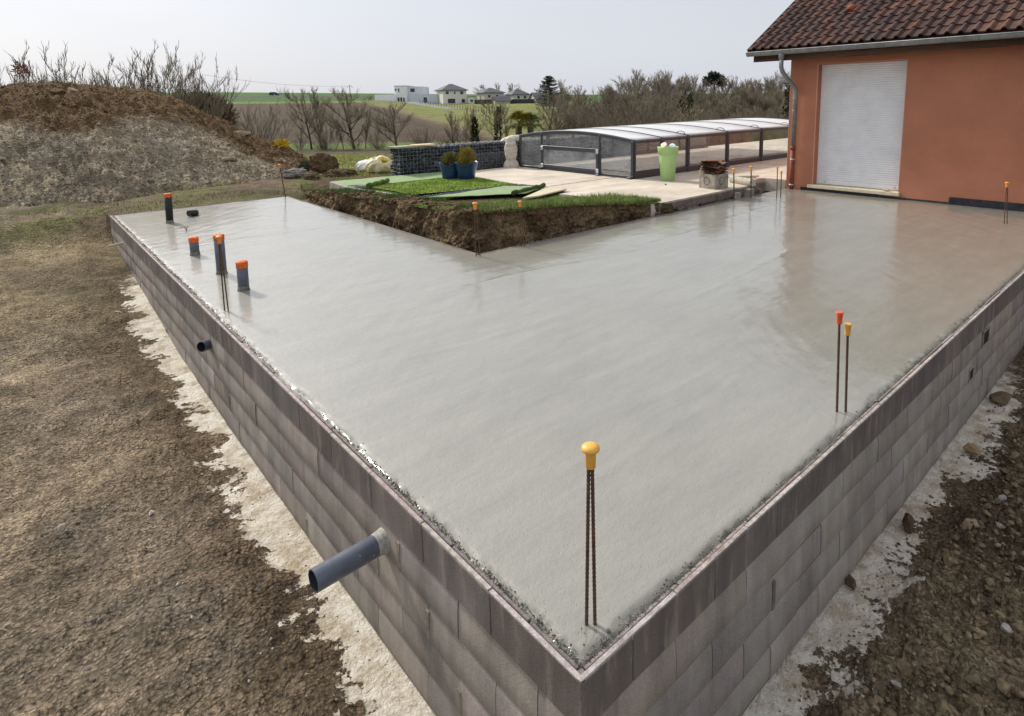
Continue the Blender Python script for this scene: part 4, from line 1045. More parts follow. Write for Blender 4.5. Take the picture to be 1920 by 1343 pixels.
for yy in (8.87, 10.93):
    for zz in (.29, .76):
        g = MB(); g.box(X0-.058, X0-.051, yy-.045, yy+.045, zz-.05, zz+.05, .003); g.build('corner_plate', M_silver, dro)
for ya, yb_ in ((7.82, 8.797), (8.845, 10.957), (11.003, 11.875)):
    lo_ = .245 if ya != 8.845 else .832; g = MB(); n = 8; yv = np.linspace(ya, yb_, n); vs = [(X0, y, lo_) for y in yv]+[(X0, y, arch(y)-.05) for y in yv]
    g.add(vs, [(j, j+1, n+j+1, n+j) for j in range(n-1)]); o = g.build('front_pane', M_front_pane, pool); o.modifiers.new('t', 'SOLIDIFY').thickness = .006
for yy in (7.80, 8.82, 10.98):
    g = MB(); g.box(X0-.11, X0+.02, yy-.04, yy+.05, .182, .225, .01); g.tube([(X0-.09, yy, .20), (X0-.09, yy+.07, .205)], .02, 8); g.build('foot', M_alu, pool)
sk = MB(); sk.box(9.34, 10.3, PY0-.036, PY0-.03, .20, .36, .002); sk.build('skirt', M_alu, pool)
m = MB(); xsP = np.linspace(10.2, 18, 60); ysP = np.linspace(8.5, 11.3, 40); PXX, PYY = np.meshgrid(xsP, ysP, indexing='ij')
pc = grid_mesh('pool_cover', np.stack([PXX, PYY, .20+fbm(PXX*1.2, PYY*1.5, 171, 4)*.05], -1), mat('cover_sheet', (.62, .57, .49), .45, .1, 3, .3, 12, .02, .4, obj=False)); tag(pc, 'pale grey wrinkled cover over the pool inside the enclosure', 'pool cover')
for i, (x, y) in enumerate(((10.0, 8.2), (11.0, 9.2), (12.6, 8.7), (14.2, 9.4), (15.3, 8.8), (10.3, 10.4))):
    m = MB(); m.box(-.25, .25, -.025, .025, 0, .05, .006); o = m.build('white_bar', M_white, None, (x, y, .235)); o.rotation_euler = (0, 0, -.75)
    tag(o, 'white bar weighing down the cover inside the pool enclosure', 'bar', 'white bars on the pool cover')
rnd = random.Random(71); m = MB()
for i in range(90):
    x, y = rnd.gauss(10.05, .2), rnd.gauss(8.1, .10); m.tube([(x, y, .2), (x+rnd.uniform(-.08, .08), y+rnd.uniform(-.08, .08), .23+rnd.uniform(0, .03))], .012, 5, True, (.42*rnd.uniform(.7, 1.2), .22, .19))
tag(m.build('plastic_scraps', M_cap), 'tangle of pinkish scraps lying inside the pool enclosure', 'scraps', kind='stuff')

# ================================================================== GABIONS
def gabion(label, x0, x1, y0, y1, z1, seed, front=True):
    rnd = random.Random(seed); root = thing('gabion_wall', label, 'gabion'); core = MB(); core.box(x0+.07, x1-.07, y0+.07, y1-.07, .12, z1-.06, 0, (.02, .02, .024)); core.build('core', M_gabion, root)
    st = MB()
    def stone(p, s):
        g = rnd.uniform(.35, 1.5); st.rock(p, s*rnd.uniform(.8, 1.3), s*rnd.uniform(.6, 1.), s*rnd.uniform(.55, 1.0), rnd.randrange(9999), (.075*g, .082*g, .098*g), rnd.random()*3)
    z = .16
    while z < z1-.03:
        x = x0+.03
        while x < x1-.02:
            s = rnd.uniform(.040, .075); stone((x, y0+.055, z+rnd.uniform(-.02, .02)), s); x += s*1.5
        for xe in (x0+.05, x1-.05):
            y = y0+.05
            while y < y1: s = rnd.uniform(.04, .07); stone((xe, y, z), s); y += s*1.5
        z += .082
    x = x0
    while x < x1:
        y = y0+.04
        while y < y1: s = rnd.uniform(.035, .065); stone((x, y, z1-.035), s); y += s*1.6
        x += .085
    st.build('stones', M_gabion, root)
    wi = MB(); r = .0028
    x = x0
    while x <= x1+.001:
        wi.tube([(x, y0, .14), (x, y0, z1)], r, 4, False); x += .1
    z = .16
    while z <= z1+.01:
        wi.tube([(x0, y0-.006, z), (x1, y0-.006, z)], r, 4, False)
        for xe in (x0, x1): wi.tube([(xe, y0, z), (xe, y1, z)], r, 4, False)
        z += .1
    y = y0
    while y <= y1:
        for xe in (x0-.004, x1+.004): wi.tube([(xe, y, .14), (xe, y, z1)], r, 4, False)
        y += .1
    x = x0
    while x <= x1:
        wi.tube([(x, y0, z1+.004), (x, y1, z1+.004)], r, 4, False); x += .2
    wi.build('wire_mesh', M_wire, root); return root
gabion('dark slate gabion with two pale slabs on top, left of the blue pots', 5.93, 7.46, 12.58, 13.1, .85, 1)
gabion('dark slate gabion behind the blue pots and the stone head', 7.50, 9.6, 12.52, 13.1, .87, 2)
gabion('dark slate gabion behind the front of the pool enclosure', 9.64, 12.6, 12.50, 13.05, .87, 3)
gabion('dark slate gabion behind the middle of the pool enclosure', 12.64, 15.6, 12.50, 13.05, .87, 4)
for lab, x, y, z, rz, col_ in (('grey flat slab overhanging the left end of the gabion', 6.12, 12.80, .862, .1, (.62, .66, .64)), ('cream flat slab lying right of the grey one on the gabion', 6.78, 12.88, .87, -.05, (1.1, 1.05, .9))):
    m = MB(); m.box(-.28, .28, -.2, .2, 0, .045, .006, col_); o = m.build('flat_slab', M_sill, None, (x, y, z)); o.rotation_euler = (0, 0, rz); tag(o, lab, 'slab')
m = MB(); m.box(7.95, 9.3, 12.40, 12.412, .19, .62); tag(m.build('glass_screen', M_pane), 'clear plastic panel leaning on the gabion beside the stone head', 'panel')

# ================================================================== STATUE, POTS, PLANTERS
def head_statue(loc, rz):
    n = 40; zs = np.linspace(0, .86, 46); vs = []
    for z in zs:
        if z < .20: wx, wy = np.interp(z, [0, .06, .14, .20], [.175, .185, .165, .125]), np.interp(z, [0, .08, .2], [.13, .13, .10])
        else: wx, wy = np.interp(z, [.20, .27, .36, .5, .62, .72, .80, .84, .86], [.115, .125, .145, .14, .125, .122, .115, .085, .02]), np.interp(z, [.2, .3, .5, .66, .8, .84, .86], [.10, .14, .145, .135, .12, .09, .02])
        for k in range(n):
            a = 2*math.pi*k/n-math.pi/2; cx_, cy_ = math.cos(a), math.sin(a)
            x = wx*math.copysign(abs(cx_)**.75, cx_); y = wy*math.copysign(abs(cy_)**.75, cy_); fx = x
            if cy_ < 0 and z > .22:
                nose = math.exp(-(fx/(.022+.022*max(0, (.62-z)/.2)))**2)*np.interp(z, [.40, .425, .47, .62, .65], [0, .075, .06, .025, 0])
                brow = .032*math.exp(-((z-.655)/.022)**2)*(abs(fx) < .12); eye = -.028*math.exp(-((z-.60)/.03)**2)*math.exp(-((abs(fx)-.06)/.035)**2)
                lip = .02*math.exp(-(fx/.06)**2)*(math.exp(-((z-.365)/.012)**2)+math.exp(-((z-.335)/.012)**2)); chin = .022*math.exp(-((z-.28)/.03)**2)*math.exp(-(fx/.08)**2)
                y -= nose+brow+eye+lip+chin
            if abs(cy_) < .45 and .42 < z < .66: x += math.copysign(.018, x)*math.exp(-((z-.54)/.09)**4)
            vs.append((x, y, z))
    m = MB(); m.add(vs, [(i*n+k, i*n+(k+1) % n, (i+1)*n+(k+1) % n, (i+1)*n+k) for i in range(len(zs)-1) for k in range(n)], None, True)
    m.f.append(tuple((len(zs)-1)*n+k for k in range(n))); m.sm.append(True)
    o = m.build('head_statue', M_statue, None, loc); o.rotation_euler = (0, 0, rz); o.scale = (1.18, 1.1, 1); return tag(o, 'long faced pale stone head statue standing between gabion and pool enclosure', 'statue')
head_statue((9.0, 11.98, .18), R(-34))
# cream folded cover behind the head
m = MB(); vs = []; n = 14
pts = [(9.70, 13.5, .35), (9.70, 13.45, .62), (9.85, 13.4, .80), (10.1, 13.35, .88), (10.5, 13.3, .88), (10.9, 13.3, .78)]
m.tube(pts, [.10, .11, .11, .11, .10, .08], 14, True, (.74, .66, .50)); tag(m.build('folded_cover', M_bag), 'cream folded cover curving up behind the stone head', 'cover')

def leaf_cloud(n, c, rx, ry, rz_, size, cols, seed, shape='egg', aspect=.45):
    rnd = random.Random(seed); m = MB(); c = Vector(c)
    for i in range(n):
        while True:
            p = Vector((rnd.uniform(-1, 1), rnd.uniform(-1, 1), rnd.uniform(-1, 1)))
            if shape == 'col' or .35 < p.length < 1: break
        if shape == 'col':
            a_ = rnd.uniform(0, 6.28); q_ = rnd.uniform(.4, 1)*(1.15-.3*p.z); p.x = q_*math.cos(a_); p.y = q_*math.sin(a_)
        if shape == 'cone' : f = 1-.75*(p.z*.5+.5); p.x *= f; p.y *= f
        q = Vector((p.x*rx, p.y*ry, p.z*rz_)); lump = .8+.4*float(vn(np.array([p.x*2.6+p.z*2+50]), np.array([p.y*2.6-p.z+seed]), seed)[0]); q *= lump
        d = (Vector((p.x, p.y, p.z+.6))+Vector((rnd.gauss(0, .5), rnd.gauss(0, .5), rnd.gauss(0, .5)))).normalized(); e_ = d.orthogonal().normalized(); e_.rotate(__import__('mathutils').Quaternion(d, rnd.uniform(0, 6.28)))
        s = size*rnd.uniform(.6, 1.3); col_ = cols[rnd.randrange(len(cols))]; g = rnd.uniform(.6, 1.35); col_ = (col_[0]*g, col_[1]*g, col_[2]*g); b_ = c+q
        m.add([b_-e_*s*aspect*.5, b_+e_*s*aspect*.5, b_+d*s+e_*s*aspect*.2, b_+d*s-e_*s*aspect*.2], [(0, 1, 2, 3)], col_)
    return m
def blue_pot(loc, sc, label):
    o = thing('glazed_pot', label, 'pot', loc); o.scale = (sc, sc, sc); m = MB()
    wv = lambda a, z: .035*math.cos(4*a)*max(0, (z-.25)/.1) if z > .25 else 0
    m.lathe([(.165, 0), (.18, .012), (.20, .12), (.235, .26), (.262, .34), (.272, .355), (.262, .36), (.245, .345), (.22, .27), (.2, .25), (.001, .25)], (0, 0, 0), 40, None, True, .12, wv)
    m.build('pot_body', M_blue, o); s = MB(); s.lathe([(.205, .24), (.215, .262), (.1, .268), (.001, .27)], (0, 0, 0), 20, (.06, .045, .03)); s.build('potting_soil', M_dirt, o); return o
p1 = (6.62, 10.62, .20); p2 = (6.40, 10.98, .20)
blue_pot(p1, 1.04, 'blue glazed pot in front, with the golden conifer'); blue_pot(p2, 1.0, 'blue glazed pot behind, with the dull green conifer')
def conifer(loc, h, rad, cols, label, seed):
    o = thing('potted_conifer', label, 'shrub', loc); leaf_cloud(2600, (0, 0, h*.5), rad*.95, rad*.95, h*.55, .045, cols, seed, 'egg', .3).build('foliage', M_foil, o)
    t_ = MB(); t_.tube([(0, 0, -.02), (0, 0, h*.5)], [.02, .01], 6); t_.build('stem', M_bark, o); return o
conifer((6.62, 10.62, .47), .44, .22, [(.34, .27, .045), (.22, .21, .045), (.38, .21, .035), (.16, .17, .04)], 'golden yellow potted conifer in the front blue pot', 5)
conifer((6.40, 10.98, .45), .34, .20, [(.20, .19, .055), (.15, .155, .05), (.25, .21, .08)], 'dull olive potted conifer in the rear blue pot', 6)
pl_ = thing('tall_planter', 'tall lime green plastic planter in front of the pool enclosure', 'planter', (9.64, 7.04, .18)); m = MB()
m.lathe([(.148, 0), (.155, .006), (.205, .58), (.207, .60), (.226, .605), (.235, .74), (.238, .765), (.225, .767), (.215, .70), (.20, .55), (.001, .55)], (0, 0, 0), 40); m.build('planter_body', M_lime, pl_)
m = MB(); m.lathe([(.1, .56), (.21, .66), (.15, .70), (.001, .70)], (0, 0, 0), 24, (.5, .45, .4)); m.build('filling', M_boxc, pl_)
m = MB(); m.rock((0, 0, 0), .105, .105, .095, 4, (.62, .50, .34), .4, 2); tag(m.build('beige_ball', M_bag, None, (9.58, 7.10, .96)), 'beige crumpled ball lying in the tall lime planter', 'ball')
m = MB(); m.rock((0, 0, 0), .10, .085, .055, 9, (.72, .77, .86), .9, 2); tag(m.build('white_bundle', M_bag, None, (9.70, 6.95, .97)), 'white and blue bundle lying in the tall lime planter', 'bundle')
# concrete box with old tiles
bxr = thing('concrete_box', 'square concrete inspection box with round knockout at the terrace edge', 'concrete box', (9.32, 5.62, .18), R(-8)); m = MB()
s, h = .21, .30; t_ = .04
m.box(-s, s, -s, -s+t_, 0, h, .008); m.box(-s, s, s-t_, s, 0, h, .008); m.box(-s, -s+t_, -s+t_, s-t_, 0, h, .006); m.box(s-t_, s, -s+t_, s-t_, 0, h, .006); m.box(-s+t_, s-t_, -s+t_, s-t_, 0, .04)
m.build('box_walls', M_boxc, bxr)
for (cx_, cy_, ax) in ((0, -s-.001, 'y'), (-s-.001, 0, 'x')):
    k_ = MB(); pts = [(cx_+(.075*math.cos(a) if ax == 'y' else 0), cy_+(.075*math.cos(a) if ax == 'x' else 0), .16+.075*math.sin(a)) for a in np.linspace(0, 2*math.pi, 25)]; k_.tube(pts, .007, 6, False, (.5, .48, .45)); k_.build('knockout_ring', M_boxc, bxr)
rnd = random.Random(81)
tiles_proto = None
for i in range(11):
    m = MB(); n = 12; L, Wd = .40, .24; vs = []
    for e_ in (0, 1):
        for th in (0, .014):
            for k in range(n+1):
                f = k/n; vs.append((-L/2+L*e_, -Wd/2+Wd*f, .022*math.sin(f*math.pi*2.5)+th))
    q = n+1; fs = []
    for k in range(n): fs += [(k, k+1, 2*q+k+1, 2*q+k), (q+k, 3*q+k, 3*q+k+1, q+k+1), (k, q+k, q+k+1, k+1), (2*q+k, 2*q+k+1, 3*q+k+1, 3*q+k)]
    g = rnd.uniform(.7, 1.2); base_ = (.20, .095, .06) if i % 3 else (.16, .11, .08)
    m.add(vs, fs, tuple(v*g for v in base_))
    lv = i//2; o = m.build('roof_tile', M_tile, None, (9.32+rnd.uniform(-.03, .03)+(.11 if i % 2 else -.10), 5.62+rnd.uniform(-.04, .04), .495+.044*lv))
    o.rotation_euler = (rnd.uniform(-.05, .05), rnd.uniform(-.06, .06), R(82)+rnd.uniform(-.2, .2))
    tag(o, 'old brown roof tile in the stack on the concrete box', 'roof tile', 'old roof tiles stacked on the concrete box')
m = MB(); m.rock((0, 0, 0), .12, .09, .12, 7, (.48, .40, .27), .3, 2); tag(m.build('paper_sack', M_bag, None, (9.17, 5.80, .52)), 'crumpled tan paper sack left of the stacked tiles', 'sack')
# corrugated drain hose, planks
a, b2 = PZ(1372, 336, .25), PZ(1411, 343, .25); m = MB(); n = 40; pts = [a*(1-i/n)+b2*(i/n) for i in range(n+1)]
m.tube(pts, [.085 if i % 2 else .078 for i in range(n+1)], 16, True, None, False); hose = m.build('corrugated_pipe', M_statue); tag(hose, 'short pale corrugated drain pipe lying beside the concrete box', 'pipe')
for i, (x, y, rz) in enumerate(((11.15, 6.1, -.75), (11.05, 5.95, -.62))):
    m = MB(); m.box(-.35, .35, -.05, .05, 0, .03, .003); o = m.build('plank', M_plank, None, (x, y, .182+.031*i)); o.rotation_euler = (0, 0, rz); tag(o, ('lower raw wooden plank beside the house corner', 'upper raw wooden plank beside the house corner')[i], 'plank')
m = MB(); m.rock((0, 0, 0), .04, .025, .015, 2, (.10, .08, .06), 0); tag(m.build('leaf_scrap', M_rock, None, tuple(PZ(1248, 346, .19))), 'small dark scrap on the terrace in front of the lime planter', 'scrap')

# sack pile on the lawn, clumps
def bag(label, p, s, col_, seed):
    m = MB(); v, f = _sub(ICO2); rnd = random.Random(seed); vs = []
    for q in v:
        k = 1+.45*float(fbm(np.array([q.x*2.3+seed]), np.array([q.y*2.3+q.z*1.7]), seed, 4, .6)[0]); vs.append((q.x*s[0]*k, q.y*s[1]*k, max(q.z, -.45)*s[2]*k+.4*s[2]))
    m.add(vs, f, col_, False); o = m.build('plastic_sack', M_bag, None, p); return tag(o, label, 'sack')
q = PZ(690, 317, .02); bag('crumpled white plastic sack on the lawn left of the gabion', (q[0], q[1], .02), (.35, .3, .2), (.75, .76, .78), 3)
q = PZ(713, 320, .02); bag('yellow and cream plastic sack on the lawn against the gabion', (q[0], q[1], .02), (.42, .34, .32), (.74, .66, .40), 8)
m = MB(); m.rock((0, 0, 0), .16, .1, .1, 12, (.78, .52, .02), 0, 2); q = PZ(716, 309, .3); tag(m.build('yellow_wrapper', M_bag, None, (q[0]+.1, q[1]+.1, .42)), 'bright yellow wrapper on top of the cream sack', 'wrapper')
def clod(label, px, py, z, s, col_, seed, name='soil_clump', cat='clump'):
    p = PZ(px, py, z); m = MB(); v, f = _sub(ICO2); vs = []
    for q in v:
        k = 1+.95*float(fbm(np.array([q.x*2.6+seed*3+q.z]), np.array([q.y*2.6+q.z*3.1]), seed, 5, .7)[0]); vs.append((q.x*s[0]*k, q.y*s[1]*k, q.z*s[2]*k+.3*s[2]))
    m.add(vs, f, col_, False); return tag(m.build(name, M_rock, None, (p[0], p[1], z)), label, cat)
clod('big round brown soil clump at the right foot of the mound', 607, 326, -.05, (.40, .36, .46), (.115, .076, .042), 5)
clod('dark mossy soil clump left of the big brown one', 577, 322, .0, (.30, .26, .24), (.045, .055, .025), 6)
clod('low crumbled brown clump right of the big one', 640, 331, -.05, (.45, .3, .16), (.12, .08, .046), 7)
clod('pale flat stone at the foot of the mound', 551, 328, .05, (.33, .2, .14), (.30, .27, .23), 8, 'stone', 'stone')
clod('rounded tan stone at the mound foot beside the rebar', 585, 334, .0, (.2, .2, .14), (.17, .13, .08), 9, 'stone', 'stone')
for i, (px_, dd, s, c_, lab) in enumerate(((420, 16.6, .22, (.21, .18, .12), 'tan boulder halfway up the grey flank of the mound'), (455, 19.5, .22, (.30, .26, .19), 'pale boulder near the right shoulder of the mound'), (150, 17.2, .2, (.26, .19, .12), 'light clod in the brown crest of the mound'), (310, 14.9, .14, (.22, .2, .17), 'small grey stone at the foot of the mound'), (120, 17.0, .16, (.2, .15, .09), 'brown clod in the crest left of the light one'))):
    x, y, z = mound_z(px_, dd); m = MB(); m.rock((0, 0, 0), s*1.3, s, s*.7, 30+i, c_, .4, 2); tag(m.build('stone', M_rock, None, (x, y, z+.02)), lab, 'stone')
rnd = random.Random(91); m = MB()
for i in range(5200):
    px_ = rnd.uniform(-120, 660); i0 = int(np.searchsorted(pxs, px_)); t_ = rnd.random()**1.2; dd = db[i0]+(dr[i0]-db[i0])*t_; x, y, z = mound_z(px_, dd); s = rnd.uniform(.012, .038)*(2.2 if rnd.random() < .05 else 1); g = rnd.uniform(.55, 1.4)
    hi = t_ > .55; c_ = (.125*g, .083*g, .045*g) if hi else (.265*g, .225*g, .17*g); m.rock((x, y, z), s*1.2, s, s*.9, i, c_, rnd.random()*3, 0)
tag(m.build('mound_stones', M_rock), 'countless small stones and clods covering the mound', 'stones', kind='stuff')
# yellow flowers / tape on the mound shoulder
m = leaf_cloud(260, (0, 0, .1), .22, .2, .16, .09, [(.62, .42, .02), (.5, .4, .03)], 4); x, y, z = mound_z(527, 19.6); tag(m.build('yellow_bush', M_foil, None, (x, y, z)), 'small bright yellow flowering bush on the right shoulder of the mound', 'bush')

# pebbles and rocks on the near ground
rnd = random.Random(101); m = MB()
gx_, gy_ = [], []
for i in range(19000):
    if rnd.random() < .30:
        r_ = .8+9*rnd.random()**1.6; a = YAW+rnd.uniform(.18, .86); x, y = CAM[0]+r_*math.cos(a), CAM[1]+r_*math.sin(a)
        if x > -.06: continue
        lim = .45
        if x > -.34 and rnd.random() < .8: continue
        s = rnd.uniform(.0035, .010)*(2.0 if rnd.random() < .05 else 1); g = rnd.uniform(.6, 1.5); c_ = (.17*g, .145*g, .11*g) if rnd.random() < .85 else (.42, .39, .33)
    else:
        x = .5+8*rnd.random()**1.3; y = -.10-1.9*rnd.random()**1.35
        if y > -.36 and rnd.random() < .85: continue
        s = (.005+.021*rnd.random()**2.3)*(1.8 if rnd.random() < .05 else 1); g = rnd.uniform(.45, 1.35); c_ = (.21*g, .157*g, .095*g) if rnd.random() < .988 else (.36, .34, .30)
        if y > -.3 and s > .016: s *= .5
    if i % 1 == 0: gx_.append((x, y, s, c_))
arr = np.array([(a, b2) for a, b2, *_ in gx_]); zz = ground_z(arr[:, 0], arr[:, 1])[0]
xx, yy = arr.T; wn = np.minimum(np.where(yy > 0, np.abs(np.minimum(xx, 0)), 9), np.where(xx > 0, np.abs(np.minimum(yy, 0)), 9))
re_ = fbm(xx*.8, yy*.8, 3, 4)*.16+fbm(xx*4, yy*4, 5, 5, .6)*.075+np.maximum(fbm(xx*9, yy*9, 8, 4, .65), 0)*.13*(1+1.6*(yy < 0))
zz = zz+re_*(.1+.9*sst(.1, .55, wn))+.035*sst(.22, .5, wn+fbm(xx*2.2, yy*2.2, 7, 4)*.3)
for i, (x, y, s, c_) in enumerate(gx_): m.rock((x, y, zz[i]+s*(.35 if y < 0 else .1)), s*1.2, s, s*.85, i, c_, rnd.random()*3, 0 if s < .02 else 1)
tag(m.build('pebbles', M_peb), 'countless pebbles and clods strewn over the bare ground', 'pebbles', kind='stuff')
for lab, px_, py_, s, c_, sh_ in (('tan broken stone on the pale footing of the right wall', 1826, 850, (.075, .07, .055), (.30, .22, .12), 21), ('tan squarish stone among dark clods at right', 1822, 992, (.055, .05, .06), (.34, .26, .16), 22), ('dark brown rock against the foot of the right wall', 1702, 985, (.10, .06, .07), (.10, .072, .046), 23), ('small brown rock leaning on the foot of the right wall', 1594, 1097, (.05, .035, .035), (.12, .09, .06), 24), ('white stone in the dark soil at lower right', 1872, 1170, (.045, .035, .028), (.55, .53, .5), 25), ('round brown boulder beyond the footing at right', 1882, 752, (.13, .11, .07), (.15, .11, .065), 26), ('flat brown clod on the soil at the right edge', 1780, 1060, (.09, .06, .045), (.17, .125, .07), 27), ('white round pebble on the brown soil at left', 284, 963, (.028, .024, .018), (.6, .57, .5), 28), ('pale stone on the soil at far left', 117, 992, (.05, .03, .025), (.32, .28, .21), 29), ('grey chip at the edge of the pale footing, left', 482, 1110, (.04, .03, .02), (.12, .11, .11), 30)):
    p = PZ(px_, py_, -1.0); m = MB(); m.rock((0, 0, 0), *s, sh_, c_, sh_*.7, 2); tag(m.build('stone', M_rock, None, (p[0], p[1], -1.0+s[2]*.5)), lab, 'stone')
pts = []; rnd = random.Random(5); p = PZ(1765, 1130, -1)
for i in range(70): a = rnd.uniform(0, 6.28); q = .06*rnd.random(); pts.append((p[0]+q*math.cos(a), p[1]+q*math.sin(a), -1.0))
blades('weed', pts, .03, .08, .004, [(.03, .055, .015)], 1.0, 'small dark green weed in the soil at right', 'weed', 8)
bpy.data.objects['weed'].pop('kind', None)

# ================================================================== TREES
def bare_tree(seed, h, tr_, spread, bare=.3, n1=9, n2=7, n3=6, up_=.5, multi=1, twr=.010, droop=0., lean=.38, tight=.6):
    rnd = random.Random(seed); tk = MB(); cr_ = MB()
    def rndv(): return Vector((rnd.gauss(0, 1), rnd.gauss(0, 1), rnd.gauss(0, 1))).normalized()
    def limb(p, d, L, r0_, r1_, mb, n, segs, wig):
        pts = [p.copy()]; dd = d.copy()
        for i in range(segs):
            dd = (dd+rndv()*wig+Vector((0, 0, .06*up_))).normalized(); p = p+dd*(L/segs); pts.append(p.copy())
        mb.tube(pts, [r0_+(r1_-r0_)*i/segs for i in range(segs+1)], n, False, shade()); return pts, dd
    def shade():
        g = rnd.uniform(.75, 1.25); return (g, g, g)
    twc = [(.26, .22, .165), (.28, .225, .175), (.21, .185, .135), (.25, .225, .15)]
    for s_ in range(multi):
        d0 = Vector((rnd.gauss(0, lean if multi > 1 else .08), rnd.gauss(0, lean if multi > 1 else .08), 1)).normalized()
        pts, dd = limb(Vector((rnd.uniform(-.1, .1)*(multi > 1), rnd.uniform(-.1, .1)*(multi > 1), -.1)), d0, h*rnd.uniform(.72, .85), tr_, tr_*.22, tk, 7, 7, .07)
        for i in range(n1):
            f = bare+(1-bare)*(i+rnd.random())/n1; k = f*(len(pts)-1.001); j = int(k); p = pts[j].lerp(pts[j+1], k-j)
            d = (dd*up_*1.0+Vector((rnd.gauss(0, 1), rnd.gauss(0, 1), rnd.uniform(-.1, .5)))*spread).normalized()
            L1 = h*(.24+.28*(1-f))*(.75 if multi > 1 else 1)*rnd.uniform(.75, 1.2)*(1 if spread > .6 else .8)
            r_ = tr_*(.42*(1-f)+.13)
            q1, d1 = limb(p, d, L1, r_, r_*.3, tk, 5, 4, .12)
            for a in range(n2):
                f2 = .2+.8*(a+rnd.random())/n2; k = f2*(len(q1)-1.001); j = int(k); p2 = q1[j].lerp(q1[j+1], k-j)
                d2 = (d1+rndv()*tight+Vector((0, 0, .30-droop))).normalized(); L2 = L1*rnd.uniform(.32, .55)
                c = twc[rnd.randrange(4)]; pt = [p2]; e_ = d2
                for z_ in range(3): e_ = (e_+rndv()*.2+Vector((0, 0, .08-droop*.3))).normalized(); pt.append(pt[-1]+e_*L2/3)
                cr_.tube(pt, [max(twr*1.5, r_*.3), twr*1.3, twr*1.1, twr*.7], 3, False, c)
                for b_ in range(n3):
                    k = (.15+.85*rnd.random())*2.999; j = int(k); p3 = pt[j].lerp(pt[j+1], k-j); d3 = (e_+rndv()*tight*1.15+Vector((0, 0, .2-droop))).normalized(); L3 = L2*rnd.uniform(.3, .65)
                    m_ = p3+d3*L3*.5; m2 = m_+(d3+rndv()*.3).normalized()*L3*.5
                    cr_.tube([p3, m_, m2], [twr*.95, twr*.8, twr*.45], 3, False, c)
    return tk, cr_
KINDS = {}
def proto(key, *a, **k):
    tk, cr_ = bare_tree(*a, **k); zm = sorted(v[2] for v in cr_.v); zm = zm[int(len(zm)*(.9992 if key in ('shrub', 'thicket', 'whip') else .997))]
    for mb in (tk, cr_): mb.v = [(x/zm, y/zm, z/zm) for x, y, z in mb.v]
    root = thing('bare_tree', 'x', 'tree', (0, 0, -500)); tk.build('trunk', M_bark, root); cr_.build('crown', M_twig, root); KINDS[key] = [root, False]
def tree(key, px, d, hs, label, group=None, rz=None, dz=-.1, wide=1., name=None):
    root = KINDS[key][0]; x, y = ground_at(px, d); z = gz1(x, y)+dz
    rz = RT.uniform(0, 6.28) if rz is None else rz
    if not KINDS[key][1]:
        KINDS[key][1] = True; root.location = (x, y, z); root.rotation_euler = (0, 0, rz); root.scale = (hs*wide, hs*wide, hs); root['label'] = label
        if group: root['group'] = group
        o = root
    else: o = dup(root, (x, y, z), rz, (hs*wide, hs*wide, hs), label, group)
    if not group and 'group' in o: del o['group']
    if name: o.name = name
    return o
RT = random.Random(7)
# unit height prototypes
proto('fork', 11, 1, .020, .95, .32, 11, 9, 9, .55, 1, .0019)
proto('tall', 12, 1, .016, .55, .28, 13, 8, 9, .8, 1, .0019)
proto('round', 13, 1, .023, 1.0, .26, 14, 10, 10, .5, 1, .0019)
proto('shrub', 14, 1, .0036, .38, .12, 5, 5, 4, .95, 24, .0011, 0, .45, .34)
proto('thicket', 15, 1, .0042, .5, .08, 6, 6, 5, .8, 18, .0013, 0, .40, .42)
proto('wood1', 16, 1, .017, .80, .15, 15, 10, 10, .6, 1, .0024)
proto('wood2', 17, 1, .018, .65, .12, 16, 9, 10, .75, 1, .0024)
proto('slim', 18, 1, .012, .4, .25, 9, 6, 6, .9, 1, .0020)
proto('whip', 19, 1, .0034, .40, .15, 5, 5, 3, .95, 16, .0012, 0, .45, .36)
def hgt(px, ytop, d):       # height of a tree whose top is seen at ytop
    x, y = ground_at(px, d); return 1.95+(yh(px)-ytop)/F_*d-gz1(x, y)
def place(key, px, ytop, d, label, group=None, wide=1., **k): return tree(key, px, d, hgt(px, ytop, d)+.1, label, group, None, -.1, wide, **k)
place('shrub', 488, 186, 39, 'wide rounded bare shrub just right of the mound', None, 1.25)
place('fork', 586, 166, 41, 'leafless tree with a wide forked crown, first one right of the mound', None, .9)
place('slim', 562, 235, 40.5, 'small thin sapling left of the forked tree', None, 1.1)
place('tall', 606, 164, 42, 'tall narrow bare tree right beside the forked one', None, .8)
place('whip', 616, 205, 40.5, 'tangled bare undergrowth at the foot of the narrow tree', None, 1.0)
place('round', 666, 166, 41, 'leafless tree with thick dark trunk in front of the power pole', None, .95)
place('slim', 646, 228, 40.5, 'thin bare sapling left of the thick trunked tree', None, 1.3)
place('slim', 686, 205, 41, 'slender bare sapling right of the thick trunked tree', None, 1.)
place('round', 747, 192, 40, 'bare rounded tree in front of the brown field edge below the white house', None, 1.15)
place('whip', 706, 235, 42, 'low bare bush left of the tree below the white house', None, 1.2)
place('shrub', 797, 232, 39, 'small bare bush right of the tree below the white house', None, 1.0)
place('tall', 853, 207, 38, 'bare bushy tree left of the ivy trunk', None, 1.0)
place('whip', 872, 215, 40, 'loose bare stems between the two ivy covered trunks', None, 1.1)
ivy1 = place('tall', 892, 198, 36, 'bare tree with ivy round its foot, left of the two ivy trees', None, .9)
ivy2 = place('fork', 936, 180, 35, 'bare tree with ivy covered trunk in front of the far houses', None, .85)
place('slim', 955, 190, 37, 'slender bare tree between ivy trunk and palm', None, 1.)
place('fork', 1030, 168, 40, 'bare spreading tree left edge of the wood, right of the palm', None, 1.)
